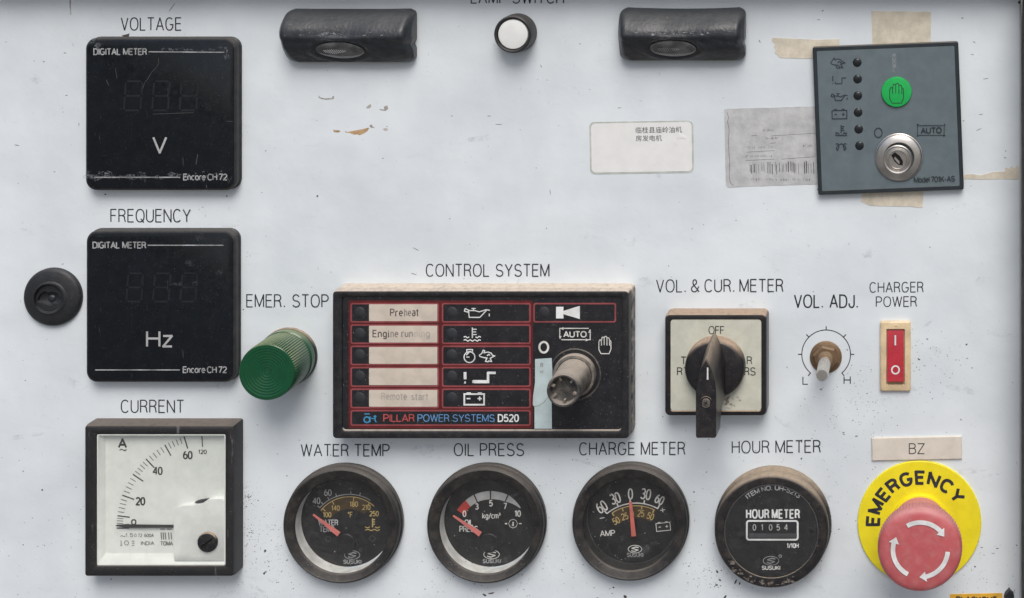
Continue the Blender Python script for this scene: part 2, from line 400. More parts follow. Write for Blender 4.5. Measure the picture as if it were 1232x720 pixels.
# ------------------------------------------------------------------ stroke lettering
def A_(cx, cy, rx, ry, a0, a1, n=8, e=1.0):
    out = []
    for i in range(n+1):
        a = R(a0+(a1-a0)*i/n); c, s_ = math.cos(a), math.sin(a)
        out.append((cx+rx*math.copysign(abs(c)**e, c), cy+ry*math.copysign(abs(s_)**e, s_)))
    return out
G = {
'A': (.62, [[(0,0),(.31,1),(.62,0)],[(.11,.33),(.51,.33)]]),
'B': (.54, [[(0,.53),(0,1),(.3,1)]+A_(.3,.765,.2,.235,90,-90,6)+[(0,.53),(0,0),(.3,0)]+A_(.3,.265,.24,.265,-90,90,6)]),
'C': (.6, [A_(.31,.5,.31,.5,42,318,16,.85)]),
'D': (.58, [[(0,0),(0,1),(.24,1)]+A_(.24,.5,.34,.5,90,-90,12,.85)+[(0,0)]]),
'E': (.48, [[(.48,1),(0,1),(0,0),(.48,0)],[(0,.53),(.43,.53)]]),
'F': (.46, [[(.46,1),(0,1),(0,0)],[(0,.52),(.40,.52)]]),
'G': (.64, [A_(.31,.5,.31,.5,45,335,17,.85)+[(.62,.45),(.35,.45)]]),
'H': (.56, [[(0,0),(0,1)],[(.56,0),(.56,1)],[(0,.53),(.56,.53)]]),
'I': (.04, [[(.02,0),(.02,1)]]),
'J': (.42, [[(.42,1),(.42,.25)]+A_(.21,.25,.21,.25,0,-180,8)+[(0,.33)]]),
'K': (.55, [[(0,0),(0,1)],[(.53,1),(0,.38)],[(.2,.62),(.55,0)]]),
'L': (.44, [[(0,1),(0,0),(.44,0)]]),
'M': (.68, [[(0,0),(0,1),(.34,.05),(.68,1),(.68,0)]]),
'N': (.58, [[(0,0),(0,1),(.58,0),(.58,1)]]),
'O': (.66, [A_(.33,.5,.33,.5,90,450,24,.88)]),
'P': (.52, [[(0,0),(0,1),(.28,1)]+A_(.28,.735,.24,.265,90,-90,7)+[(0,.47)]]),
'Q': (.66, [A_(.33,.5,.33,.5,90,450,24,.88),[(.38,.25),(.64,-.05)]]),
'R': (.54, [[(0,0),(0,1),(.28,1)]+A_(.28,.755,.23,.245,90,-90,7)+[(0,.51)],[(.3,.51),(.45,.42),(.49,.15),(.54,0)]]),
'S': (.56, [A_(.28,.745,.25,.255,20,270,12)+A_(.28,.245,.28,.245,90,-160,12)]),
'T': (.54, [[(.27,0),(.27,1)],[(0,1),(.54,1)]]),
'U': (.56, [[(0,1),(0,.3)]+A_(.28,.3,.28,.3,180,360,10)+[(.56,1)]]),
'V': (.58, [[(0,1),(.29,0),(.58,1)]]),
'W': (.86, [[(0,1),(.215,0),(.43,1),(.645,0),(.86,1)]]),
'X': (.56, [[(0,0),(.56,1)],[(0,1),(.56,0)]]),
'Y': (.58, [[(0,1),(.29,.45),(.58,1)],[(.29,.45),(.29,0)]]),
'Z': (.54, [[(0,1),(.54,1),(0,0),(.54,0)]]),
'0': (.50, [A_(.25,.5,.25,.5,90,450,20,.88)]),
'1': (.30, [[(0,.78),(.2,1),(.2,0)]]),
'2': (.50, [A_(.25,.72,.25,.28,160,-30,9)+[(0,0),(.5,0)]]),
'3': (.50, [A_(.24,.76,.22,.24,150,-90,9)+A_(.24,.26,.26,.26,90,-150,10)]),
'4': (.54, [[(.4,0),(.4,1),(0,.3),(.54,.3)]]),
'5': (.50, [[(.46,1),(.08,1),(.03,.52)]+A_(.24,.32,.26,.32,130,-150,11)]),
'6': (.50, [A_(.25,.31,.25,.31,90,450,14),A_(.36,.36,.36,.64,95,180,7)]),
'7': (.48, [[(0,1),(.48,1),(.14,0)]]),
'8': (.50, [A_(.25,.75,.21,.25,-90,270,12),A_(.25,.25,.25,.25,90,450,12)]),
'9': (.50, [A_(.25,.69,.25,.31,-90,270,14),A_(.14,.64,.36,.64,-85,0,7)]),
'.': (.10, [[(.05,0),(.05,.11)]]),
',': (.10, [[(.06,.08),(.02,-.12)]]),
'&': (.66, [[(.64,0),(.16,.62)]+A_(.28,.79,.15,.21,210,-30,8)+[(.08,.4)]+A_(.25,.24,.24,.24,130,330,8)+[(.62,.45)]]),
'/': (.34, [[(0,-.08),(.34,1)]]),
'-': (.30, [[(0,.42),(.3,.42)]]),
'+': (.44, [[(0,.45),(.44,.45)],[(.22,.2),(.22,.7)]]),
'~': (.5, [[(0,.4),(.12,.55),(.36,.38),(.5,.52)]]),
'°': (.22, [A_(.1,.88,.1,.12,90,450,8)]),
'³': (.22, [A_(.1,.9,.09,.1,150,-90,5)+A_(.1,.7,.1,.1,90,-150,5)]),
'!': (.08, [[(.04,.3),(.04,1)],[(.04,0),(.04,.12)]]),
'a': (.44, [A_(.21,.52,.2,.2,150,0,6)+[(.41,0)],A_(.2,.2,.2,.2,60,330,9)+[(.41,.14),(.41,.38),(.25,.4)]]),
'c': (.42, [A_(.22,.36,.22,.36,50,310,12)]),
'd': (.46, [A_(.22,.36,.22,.36,0,360,14),[(.44,0),(.44,1)]]),
'e': (.46, [[(.02,.38),(.44,.38)]+A_(.23,.36,.22,.36,5,310,13)]),
'g': (.46, [A_(.22,.36,.22,.36,0,360,14),[(.44,.7),(.44,-.1)]+A_(.23,-.08,.21,.2,0,-150,7)]),
'h': (.42, [[(0,0),(0,1)],[(0,.45)]+A_(.2,.48,.2,.24,150,0,6)+[(.4,0)]]),
'i': (.06, [[(.03,0),(.03,.7)],[(.03,.86),(.03,.97)]]),
'k': (.42, [[(0,0),(0,1)],[(.38,.7),(0,.28)],[(.14,.42),(.42,0)]]),
'l': (.06, [[(.03,0),(.03,1)]]),
'm': (.70, [[(0,0),(0,.7)],[(0,.45)]+A_(.17,.5,.17,.22,150,0,6)+[(.34,0)],[(.34,.45)]+A_(.51,.5,.17,.22,150,0,6)+[(.68,0)]]),
'n': (.42, [[(0,0),(0,.7)],[(0,.45)]+A_(.2,.48,.2,.24,150,0,6)+[(.4,0)]]),
'o': (.46, [A_(.23,.36,.23,.36,90,450,16)]),
'r': (.28, [[(0,0),(0,.7)],[(0,.42)]+A_(.2,.46,.2,.25,150,60,4)]),
's': (.38, [A_(.19,.53,.17,.18,25,270,8)+A_(.19,.18,.19,.18,90,-155,8)]),
't': (.26, [[(.1,.95),(.1,.12),(.16,.02),(.26,.02)],[(-.08,.7),(.3,.7)]]),
'u': (.42, [[(0,.7),(0,.25)]+A_(.2,.24,.2,.24,180,360,7)+[(.4,.7)],[(.4,.3),(.4,0)]]),
'x': (.4, [[(0,0),(.4,.7)],[(0,.7),(.4,0)]]),
'z': (.4, [[(0,.7),(.4,.7),(0,0),(.4,0)]]),
}
SERIF = False
def layout(txt, gap=.17, space=.34, serif=False):
    """-> (list of polylines, total width) at cap height 1"""
    x = 0; out = []
    for ch in txt:
        if ch == ' ': x += space; continue
        wd, pl = G[ch]
        for p in pl: out.append([(x+a, b) for a, b in p])
        if serif and ch not in '.,-~':
            for p in pl[:1]:
                if len(p) < 8 and p[0][1] < .05: out.append([(x+p[0][0]-.1, .02), (x+p[0][0]+.1, .02)])
        x += wd+gap
    return out, x-gap
def text(b, txt, x0, x1, ytop, ybase, wd, h, z=None, tilt=0., gap=.17, space=.34, slant=0., serif=False):
    """fit txt between measured x0..x1 and cap line ytop .. baseline ybase (tilt: rise in units over the width)"""
    pl, tw = layout(txt, gap, space, serif)
    z = h+.15 if z is None else z
    k = (D-h)/D; ht = ybase-ytop; sx = (x1-x0)/tw
    for p in pl:
        q = []
        for a, c in p:
            X = x0+a*sx+slant*c*ht; Y = ybase-c*ht-tilt*(a/tw)
            q.append(U(X, Y, h))
        b.stroke(q, wd*k, z, closed=(len(p) > 8 and p[0] == p[-1]))
    return b
def ctext(b, txt, cx, cy, ht, wd, h, ang=0., sx=1., z=None, gap=.17):
    """small text centred on (cx,cy), rotated ang degrees clockwise, height ht"""
    pl, tw = layout(txt, gap); z = h+.15 if z is None else z
    k = (D-h)/D
    for p in pl:
        q = [(cx+(a-tw/2)*ht*sx, cy-(c-.5)*ht) for a, c in p]
        q = [U(x, y, h) for x, y in rot(q, cx, cy, ang)]
        b.stroke(q, wd*k, z, closed=(len(p) > 8 and p[0] == p[-1]))
    return b
def arctext(b, txt, cx, cy, r, a_mid, span, ht, wd, h, z=None, sx=1., gap=.17):
    """letters standing on a circle; a in degrees from straight up, clockwise"""
    pl, tw = layout(txt, gap); z = h+.15 if z is None else z
    k = (D-h)/D
    for p in pl:
        q = []
        for a, c in p:
            an = R(a_mid+(a/tw-.5)*span); rad = r+c*ht
            q.append(U(cx+rad*math.sin(an), cy-rad*math.cos(an), h))
        b.stroke(q, wd*k, z, closed=(len(p) > 8 and p[0] == p[-1]))
    return b
def lines(b, pls, wd, h, z=None, closed=False):
    z = h+.15 if z is None else z
    for p in pls: b.stroke(UL(p, h), wd*(D-h)/D, z, closed)
    return b
def Z(ox, oy, s_, pts): return [(ox+x/s_, oy+y/s_) for x, y in pts]

# icons drawn at (cx,cy) with size k (about 1 = 20 wide)
def ic_oilcan(cx, cy, k):
    q = lambda *p: [(cx+a*k, cy+b_*k) for a, b_ in p]
    return [q((-10,-4),(-12,0),(-9,1),(-7,-1.5),(-10,-4)), q((-7,-2),(-5,6.5),(4,6.5),(10,-1.5),(14,-1.5)), q((10,-2.2),(3,1),(-2,-.5),(-6,-.5)), q((-3.5,-4),(1.5,-4)), q((-1,-4),(-1,-1)), q((13.4,2),(13,5.4))]
def ic_thermo(cx, cy, k):
    q = lambda *p: [(cx+a*k, cy+b_*k) for a, b_ in p]
    return [q((0,-8),(0,4)), q((0,-6),(5,-6)), q((0,-3),(4,-3)), q((0,0),(5,0)), q((-9,4.5),(-7,3.4),(-5,4.6),(-3,5)), q((3,5),(5,3.6),(7,4.6),(9,4)),
            q((-9,8),(-7,6.8),(-4.5,8.2),(-2,7),(0,8.2),(2.5,7),(5,8.2),(7,7),(9,8))]
def ic_rabbit(cx, cy, k):
    q = lambda *p: [(cx+a*k, cy+b_*k) for a, b_ in p]
    return [q((-10,0),(-7,-4),(-5,-7),(-4,-4),(-1,-5.5),(3,-5),(6,-2),(10,0),(6,1),(5,4),(7,7),(3,6),(0,3),(-5,2.5),(-8,1.5),(-10,0)), q((0,0),(2,-2),(5,0),(3,3)), q((-3,3),(-1,7),(3,7))]
def ic_batt(cx, cy, k):
    q = lambda *p: [(cx+a*k, cy+b_*k) for a, b_ in p]
    return [q((-12,-6),(12,-6),(12,7.5),(-12,7.5),(-12,-6)), q((-8.5,-7.6),(-4,-7.6)), q((4,-7.6),(8.5,-7.6)), q((-8,.5),(-4,.5)), q((4,.5),(8.5,.5)), q((6.2,-1.8),(6.2,2.8))]
def ic_hand(cx, cy, k):
    q = lambda *p: [(cx+a*k, cy+b_*k) for a, b_ in p]
    return [q((-5,11),(-7.5,6),(-7.5,-3.5),(-6.2,-6.2),(-4.6,-5),(-4.2,1)), q((-4.2,-5),(-3.6,-9),(-1.8,-9.4),(-1,-8),(-1,0.5)), q((-1,-8),(0,-10.2),(1.6,-10.2),(2.4,-8.4),(2.4,1)),
            q((2.4,-8),(3.4,-8.6),(5,-8),(5.6,-5),(5.6,1)), q((5.6,-5),(6.6,-5.2),(7.3,-3.5),(7.3,5.5),(5,11),(-5,11))]
def ic_auto(cx, cy, wx, wy):
    return [[(cx-wx, cy+wy*.8), (cx-wx, cy-wy), (cx+wx*.9, cy-wy)], [(cx+wx, cy-wy*.8), (cx+wx, cy+wy), (cx-wx*.9, cy+wy)]]
def tri(cx, cy, r, ang):
    return [(cx+r*math.cos(R(ang+a)), cy+r*math.sin(R(ang+a))) for a in (0, 130, 230)]

# ================================================================== SETTING
HOLES = [(415, 626, 58.5), (588, 626, 58.5), (760, 624, 57.5)]     # gauge cut-outs in the sheet metal
pn = B()
PX0, PX1, PY0, PY1 = -260, 1229, -21, 960
outer = rr(PX0, PY0, PX1, PY1, 6, 4)
inner = rr(PX0+3, PY0+3, PX1-3, PY1-3, 4, 4)
pn.loft([(outer, -8), (outer, -3), (rr(PX0+.8, PY0+.8, PX1-.8, PY1-.8, 5, 4), -1), (inner, 0)], False, False)
PANEL = pn.build('panel', 'panel', kind='structure')
bm = bmesh.new(); bm.from_mesh(PANEL.data)
loops = [(inner, 0)]+[(circ(x, y, rad, 64), 0) for x, y, rad in HOLES]
eds = []
for pts, z in loops:
    vs = [bm.verts.new(((x-616)*S, -z*S, -(y-360)*S)) for x, y in pts]
    eds += [bm.edges.new((vs[k], vs[(k+1) % len(vs)])) for k in range(len(vs))]
    if pts is not inner:
        lo = [bm.verts.new((v.co.x, 5*S, v.co.z)) for v in vs]
        for k in range(len(vs)): bm.faces.new((vs[k], vs[(k+1) % len(vs)], lo[(k+1) % len(vs)], lo[k]))
bmesh.ops.triangle_fill(bm, use_beauty=True, use_dissolve=False, edges=eds, normal=(0, -1, 0))
for f in bm.faces:
    f.smooth = False
    if abs(f.normal.y) > .99 and f.normal.y > 0: f.normal_flip()
bm.to_mesh(PANEL.data); bm.free()
cab = B(); cab.box(PX0-140, -260, 1600, 1100, -90, -60)
cab.build('cabinet_back', 'frame_paint', kind='structure')
hd = B(); hd.box(PX0-140, -60, 1620, -22, -8, 36, 3)
hd.build('cabinet_lip', 'frame_paint', kind='structure')
gr = B(); gr.flat([(-60000, 3600), (60000, 3600), (60000, 3600.001), (-60000, 3600.001)], 0)  # unseen ground sheet, added to bounce light up onto the undersides
gr.v = [(-30, -30, -1.2), (30, -30, -1.2), (30, 1, -1.2), (-30, 1, -1.2)]
gr.build('ground', 'concrete', kind='structure', smooth=0)
sd = B(); sd.box(1230.5, -21, 1262, 1000, -8, 58, 3)
sd.build('door_seal', 'seal', kind='structure')

def cap(txt, *a, m='caption_ink', wd=1.4, **kw):
    kw.setdefault('gap', .21)
    b = B(); text(b, txt, *a[:4], wd, 0, .15, **kw)
    return b.build('caption', m, PANEL, label='black printed lettering reading '+txt)
cap('VOLTAGE', 146, 218, 21.7, 36.5)
cap('LAMP SWITCH', 567, 678, -10.5, 4)
cap('FREQUENCY', 133.5, 229, 252.2, 267.2)
cap('CURRENT', 146, 221, 481.7, 496.5)
cap('EMER. STOP', 297, 395, 354.8, 369.5, space=.42)
cap('CONTROL SYSTEM', 513, 660.5, 318.2, 332.6, space=.4)
cap('WATER TEMP', 362.6, 468.3, 535, 548.8)
cap('OIL PRESS', 546.7, 630, 534, 548.4)
cap('CHARGE METER', 697.5, 824, 533, 547.6, tilt=.8)
cap('HOUR METER', 881, 987, 531.2, 545.4, tilt=1.2)
cap('VOL. & CUR. METER', 790, 942, 337, 351.6, tilt=.8, space=.26)
cap('VOL. ADJ.', 956, 1032, 355.2, 370, wd=1.8, space=.4)
cap('CHARGER', 1046.7, 1110.7, 340.2, 352, tilt=.6, wd=1.2)
cap('POWER', 1054.3, 1102.7, 357.4, 369.2, tilt=.4, wd=1.2)
# dial scale printed round the voltage adjuster
b = B()
lines(b, [arcp(994, 426.5, 29.3, -50, 230, 48)], 1.1, 0)
for a in (-50, 0, 45, 90, 135, 180, 230): lines(b, [[(994+29*math.cos(R(a)), 426.5-29*math.sin(R(a))), (994+33.8*math.cos(R(a)), 426.5-33.8*math.sin(R(a)))]], 1.2, 0)
b.build('dial_scale', 'ink', PANEL)
b = B(); text(b, 'L', 966, 972, 453.5, 462.5, 1.2, 0, .15); b.build('caption', 'ink', PANEL, label='small printed letter L left of the dial scale')
b = B(); text(b, 'H', 1015.5, 1023, 453.2, 462, 1.2, 0, .15); b.build('caption', 'ink', PANEL, label='small printed letter H right of the dial scale')

# paint chips, scuffs and dirt of the panel
def chip(pts, m, lab=None, name='paint_chip', z=.1):
    b = B(); b.loft([(pts, -.02), (pts, z)], False, True); return b.build(name, m, PANEL, lab, smooth=0)
chip(Z(330, 90, 7.247, [(610,490),(640,500),(700,488),(760,478),(822,462),(826,470),(812,492),(790,508),(765,520),(745,530),(722,520),(700,524),(676,516),(655,508),(625,505)]), 'chip_primer', 'bare brown paint chip')
chip(Z(330, 90, 7.247, [(515,478),(532,486),(552,484),(578,490),(570,500),(548,506),(530,502),(518,500)]), 'chip_primer')
chip(Z(330, 90, 7.247, [(830,440),(852,436),(856,452),(880,462),(850,464),(836,458)]), 'chip_grey')
chip(Z(330, 90, 7.247, [(945,475),(968,464),(992,472),(988,488),(962,490)]), 'chip_grey')
chip(Z(330, 90, 7.247, [(385,180),(400,198),(440,208),(500,205),(510,186),(522,188),(520,214),(450,219),(410,213),(388,202)]), 'chip_grey')
chip(Z(330, 90, 7.247, [(800,288),(820,268),(842,256),(846,276),(832,294),(808,296)]), 'chip_grey')
chip(Z(330, 90, 7.247, [(915,300),(960,304),(955,280),(985,268),(995,296),(970,318),(925,310)]), 'chip_grey')
chip([(146.5,43),(156,40.5),(154.5,46),(151,44.6)], 'speck', 'black flake above the voltage meter', 'dirt_flake', .5)
chip([(83.4,-4),(85.6,-4),(85.2,8),(85.9,18),(84.4,18.5),(83.8,8)], 'chip_grey', 'thin grey run mark', 'run_mark')  # flat grey strip drawn for the hairline seam
for (x, y, l, a) in ((662,231,8,82), (745,130,5,0), (651,80,4,70), (1186,95,6,-10), (1178,156,7,-25), (1180,138,5,-10), (1172,51,4,30), (1210,182,4,60), (1209,190,3,20),
                     (232,342,5,10), (500,300,8,25), (498,330,6,20), (1156,505,3,40), (1158,22,3,0), (1170,66,4,10), (207,9,14,-55), (914,50,4,60), (985,24,4,10), (990,13,3,-40),
                     (80,115,3,0), (78,64,3,0), (95,150,5,90), (20,175,7,5), (588,140,5,0), (600,150,9,0)):
    p = rot(blob(x, y, l*.5, .55, 8, .4), x, y, a)
    chip(p, 'speck_mid' if l > 3 else 'speck', None, 'scratch', .06)
# soft rub marks: thin dried film
b = B()
for i in range(70):
    x = random.uniform(-40, 1215); y = random.choice((random.uniform(60, 340), random.uniform(300, 560), random.uniform(480, 760)))
    q = rot(blob(x, y, random.uniform(6, 26), random.uniform(1.5, 7), 12, .4), x, y, random.uniform(-35, 35))
    b.k += 1; b.flat(q, .03+.0009*b.k)
b.build('rub_marks', 'scuff_dark', PANEL, kind='stuff', smooth=0)
# dirt specks: more of them low down and near the gauges
b = B(); b2 = B()
cl = [(325, 665, 26), (340, 700, 40), (690, 600, 50), (700, 690, 40), (855, 690, 18), (860, 640, 60), (1000, 620, 60), (590, 712, 30), (300, 640, 60), (60, 640, 60), (540, 690, 40), (1180, 690, 30), (294, 640, 10), (293, 600, 8), (1030, 470, 25), (1016, 520, 30), (1120, 440, 20)]
for i in range(2700):
    if i % 3:
        cx, cy, sg = random.choice(cl); x, y = random.gauss(cx, sg), random.gauss(cy, sg)
    else:
        x = random.uniform(-60, 1222); y = 800-760*random.random()**1.9
    if not (PX0+5 < x < PX1-5 and PY0+5 < y < PY1-5): continue
    r = .28+.5*random.random()**3+(.9 if random.random() < .012 else 0)
    t = b if random.random() < .35 else b2
    q = rot(blob(x, y, r*random.uniform(1, 1.7), r*.8, 5, .3), x, y, random.uniform(-50, 50))
    t.k += 1; t.flat(q, .10+.00004*t.k)
for (x, y, rx, ry, a) in ((863,688,2.2,1.1,60),(866,698,2,1,20),(862,704,1.6,.9,0),(885,700,3,1.1,-60),(890,702,2,1,-60),(872,719,3,1.4,-50),(752,718,2,2,0),(319,663,1.6,1.5,0),(318,690,1.4,1.3,0),(583,716,3,1,30),(591,714,4,1,-10),
                          (382,236,1.2,1.1,0),(1200,660,1.6,.6,0),(1226,3,1.4,2,0),(293,372.5,.9,.6,-30),(293,445,1,.9,0),(738,707,1.3,1,0),(1181,659,1.5,.5,0),(1173,682,1,1,0),(964,552,1,1,0),(835,592,1,.9,0),(127,234,1.2,1,0),(273,236,1,1,0)):
    b.k += 1; b.flat(rot(blob(x, y, rx, ry, 7, .3), x, y, a), .22)
b.build('dirt_specks', 'speck', PANEL, kind='stuff', smooth=0)
b2.build('dust_specks', 'speck_mid', PANEL, kind='stuff', smooth=0)

# ================================================================== TAPE AND STICKERS
def tapepiece(px, py, name, label, cat, m, grp=None, z=.45):
    cx = sum(p[0] for p in px)/len(px); cy = sum(p[1] for p in px)/len(px)
    b = B((cx, cy)); b.loft([(px, 0), (px, z)], True, True)
    o = b.build(name, m, smooth=0); return single(o, label, cat, (cx, cy), grp)
def ragged(pts, amp, seg=6):
    rd = random.Random(3); out = []
    for i in range(len(pts)):
        a, c = pts[i], pts[(i+1) % len(pts)]
        L = math.hypot(c[0]-a[0], c[1]-a[1]); n = max(1, int(L/seg))
        for j in range(n): out.append((a[0]+(c[0]-a[0])*j/n+rd.uniform(-amp, amp), a[1]+(c[1]-a[1])*j/n+rd.uniform(-amp, amp)))
    return out
TG = 'old yellowed tape left on the panel round the slate blue controller'
tapepiece([(929,45.5),(935,46),(950,46.5),(985,48),(1010,47),(1010,71),(960,70.5),(938,69.5),(936,66),(932,64),(934,60),(931,57),(933,53),(929,50)], 0, 'tape_strip', 'yellowed tape strip left of the slate blue controller with a torn left end', 'tape', 'tape', TG)
tapepiece(ragged([(1048.5,13.5),(1120,14.5),(1119.5,60),(1050,60)], .3), 0, 'tape_strip', 'square yellowed tape patch above the slate blue controller', 'tape', 'tape', TG, .62)
tapepiece(ragged([(1036,225),(1111,225),(1110,249.5),(1076,248.5),(1046,247),(1036,243)], .5), 0, 'tape_strip', 'yellowed tape stub peeping out under the slate blue controller', 'tape', 'tape', TG)
tapepiece([(1150,211),(1168,209.5),(1180,211),(1195,207),(1209,206.5),(1210,201.5),(1214,203),(1217,200),(1220,203),(1224,199),(1226,202),(1226,216),(1205,215.5),(1180,216),(1150,215)], 0, 'tape_strip', 'narrow ragged yellowed tape strip running from the slate blue controller to the panel edge', 'tape', 'tape', TG)
# white sticker with handwriting-like print (its square code is left out)
o0 = (771, 177)
e = thing('paper_sticker', 'white rounded paper sticker with two lines of small Chinese print', 'sticker', o0)
b = B(o0); q = rot(rr(709.5, 146, 834.5, 209, 6, 4), *o0, -.9); b.loft([(q, 0), (q, .35)], True, True); b.build('grubby_border', 'sticker_edge', e, smooth=0)
q = rot(rr(711.5, 148, 832.5, 207, 5, 4), *o0, -.9); b = B(o0); b.loft([(q, .36), (q, .6)], True, True); b.build('paper', 'sticker', e, smooth=0)
b = B(o0); q = Z(700, 130, 8, [(905,240),(930,232),(960,258),(1000,275),(1000,298),(965,290),(935,285),(912,305),(914,350),(895,358),(888,320),(905,290)]); b.loft([(q, .6), (q, .95)], True, True); b.build('torn_blister', 'sticker', e, smooth=0)
def cjk(txt, x0, y0, y1, wid, z, tilt, parent, org, m='ink', emb=0.0, vertical=False):
    c = bpy.data.curves.new('line', 'FONT'); c.body = txt; c.offset = 0
    o = bpy.data.objects.new('line', c); COL.objects.link(o)
    dg = bpy.context.evaluated_depsgraph_get(); dg.update()
    me = bpy.data.meshes.new_from_object(o.evaluated_get(dg))
    bpy.data.objects.remove(o)
    xs = [v.co.x for v in me.vertices]; ys = [v.co.y for v in me.vertices]
    if not xs: return
    ax, bx, ay, by = min(xs), max(xs), min(ys), max(ys)
    for v in me.vertices:
        u = (v.co.x-ax)/(bx-ax); t = (v.co.y-ay)/(by-ay)
        X = x0+u*wid; Y = y1-t*(y1-y0)-tilt*u
        if vertical: X = x0+t*(y1-y0); Y = y0+u*wid
        v.co = ((X-org[0])*S, -z*S, -(Y-org[1])*S)
    me.materials.clear(); me.materials.append(K[m])
    o = bpy.data.objects.new('printed_line', me); COL.objects.link(o); o.parent = parent
    return o
cjk('临桂县庙岭油机', 765, 153, 160.6, 55.5, .72, .8, e, o0)
cjk('房发电机', 765, 163, 170.2, 31.5, .72, .4, e, o0)
# worn grey barcode label
o0 = (930, 178)
e = thing('worn_label', 'worn grey label with a faded barcode half hidden by the slate blue controller', 'label', o0)
q = ragged(Z(860, 120, 6, [(68,78),(72,70),(100,66),(400,58),(720,48),(820,46),(830,606),(740,612),(400,622),(100,634),(88,630),(80,618)]), .25, 8)
b = B(o0); b.loft([(q, 0), (q, .35)], True, True); b.build('label_sheet', 'sticker_grey', e, smooth=0)
b = B(o0)
lines(b, [Z(860,120,6,[(88,90),(100,130),(92,160),(104,215),(98,320),(108,450),(104,540),(112,600),(135,622)])], .5, 0, .42)
lines(b, [Z(860,120,6,p) for p in ([(265,262),(305,258)], [(410,262),(735,242)], [(230,380),(430,368)], [(220,440),(430,430)], [(480,430),(720,412)], [(400,316),(440,312)])], .4, 0, .42)
b.build('rule_lines', 'ink_soft', e, smooth=0)
b = B(o0); rd = random.Random(5)
x = 255
while x < 720:
    wdt = rd.choice((3, 3, 5, 8)); y0_, y1_ = 452+rd.uniform(0, 26)-(x-255)*.03, 540-rd.uniform(0, 24)
    if not 608 < x < 640: lines(b, [Z(860,120,6,[(x, y0_),(x+2, y1_)])], wdt/6*.8, 0, .42)
    x += wdt+rd.choice((4, 6, 10, 16))
b.build('barcode_bars', 'ink_soft', e, smooth=0)
b = B(o0)
for (yy, x0_, x1_) in ((345, 240, 430), (408, 225, 430), (278, 320, 500), (575, 265, 700), (330, 640, 720), (220, 350, 450)):
    x = x0_
    while x < x1_:
        l = rd.uniform(4, 10)
        if rd.random() < .62: lines(b, [Z(860,120,6,[(x, yy-rd.uniform(2, 9)),(x+rd.uniform(-2, 3), yy+rd.uniform(2, 9))])], rd.uniform(.3, .9), 0, .42)
        x += l+4
b.build('faded_print', 'am_grey', e, smooth=0)

# ================================================================== DIGITAL METERS
def digital(x0, y0, x1, y1, back, unit, label, dig, worn):
    h = 14
    a = U(x0, y0, h); c = U(x1, y1, h); o = ((a[0]+c[0])/2, (a[1]+c[1])/2)
    e = thing('digital_meter', label, 'meter', o, 'black square digital meters on the left')
    r = 13; b = B(o)
    b.loft([(rr(a[0]-.5, a[1]-.5, c[0]+.5, c[1]+.5, r, 7), 0), (rr(a[0]-.5, a[1]-.5, c[0]+.5, c[1]+.5, r, 7), h*.25), (rr(a[0]+.3, a[1]+.3, c[0]-.3, c[1]-.3, r, 7), h*.3), (rr(a[0], a[1], c[0], c[1], r, 7), h-2.5), (rr(a[0]+.7, a[1]+.7, c[0]-.7, c[1]-.7, r-.7, 7), h-.8),
            (rr(a[0]+2, a[1]+2, c[0]-2, c[1]-2, r-2, 7), h-.2)], True, True)
    b.build('housing', 'meter_black', e)
    b = B(o); b.loft([(rr(a[0]+2.6, a[1]+2.6, c[0]-2.6, c[1]-2.6, r-2, 7), h-1), (rr(a[0]+2.6, a[1]+2.6, c[0]-2.6, c[1]-2.6, r-2, 7), h+.1), (rr(a[0]+3.3, a[1]+3.3, c[0]-3.3, c[1]-3.3, r-2.7, 7), h+.4)], False, True)
    face = b.build('face', 'black_face', e)
    hz = h+.4
    b = B(o)
    tx, ty = worn['t']
    text(b, 'DIGITAL METER', tx, tx+63.5, ty-3.6, ty+3.4, 1.4, hz)
    lines(b, [[(tx+66, ty), (x1-14, ty+(.6 if unit == 'V' else 0))]], 1.2, hz)
    b.build('lettering', 'grey_print', e, smooth=0); b = B(o)
    bx, by = worn['b']
    lines(b, [[(x0+11, by), (bx-4, by)]], 1.2, hz)
    text(b, 'Encore CH 72', bx, bx+52, by-3.8, by+3.2, 1.25, hz, gap=.14, space=.22)
    b.build('model_lettering', 'grey_print', e, smooth=0)
    b = B(o); text(b, unit, *worn['u'], 2.5, hz); b.build('unit_letter' if unit == 'V' else 'unit_letters', 'band_white', e, smooth=0)
    # unlit seven-segment digits behind the face
    for i, (dx0, dx1) in enumerate(dig[:3]):
        y0_, y1_ = dig[3]; b = B(o); ym = (y0_+y1_)/2; g = 1.6; sl = 2.5
        P = lambda u, y: (dx0+u*(dx1-dx0)+sl*(y1_-y)/(y1_-y0_), y)
        for s0, s1 in (((0, y0_), (1, y0_)), ((0, ym), (1, ym)), ((0, y1_), (1, y1_)), ((0, y0_), (0, ym)), ((1, y0_), (1, ym)), ((0, ym), (0, y1_)), ((1, ym), (1, y1_))):
            p, q_ = Vector(P(*s0)), Vector(P(*s1)); d = (q_-p).normalized()*g
            lines(b, [[tuple(p+d), tuple(q_-d)]], 2.2, hz, hz+.02)
        b.build('digit', 'segment', e, smooth=0)
    return e, o, hz
e, o, hz = digital(102.4, 46, 284.3, 229.5, 0, 'V', 'black digital voltage meter marked V, upper of the two black square meters', [(149, 169), (183, 202), (216, 236), (98, 133)], {'t': (113, 62.5), 'b': (221, 213.5), 'u': (184.5, 200, 165.5, 184)})
def scuff(e, o, pts, m='smear_face', name='scuff_marks'):
    b = B(o)
    for i, p in enumerate(pts): b.flat(p, hz+.25+.004*i)
    return b.build(name, m, e, kind='stuff', smooth=0)
sc = []
for i in range(40): x = 104+random.random()**1.3*112; sc.append(UL(blob(x, 212+random.gauss(0, 2.2), random.uniform(1.5, 6), random.uniform(1, 2.8), 9, .5), hz))
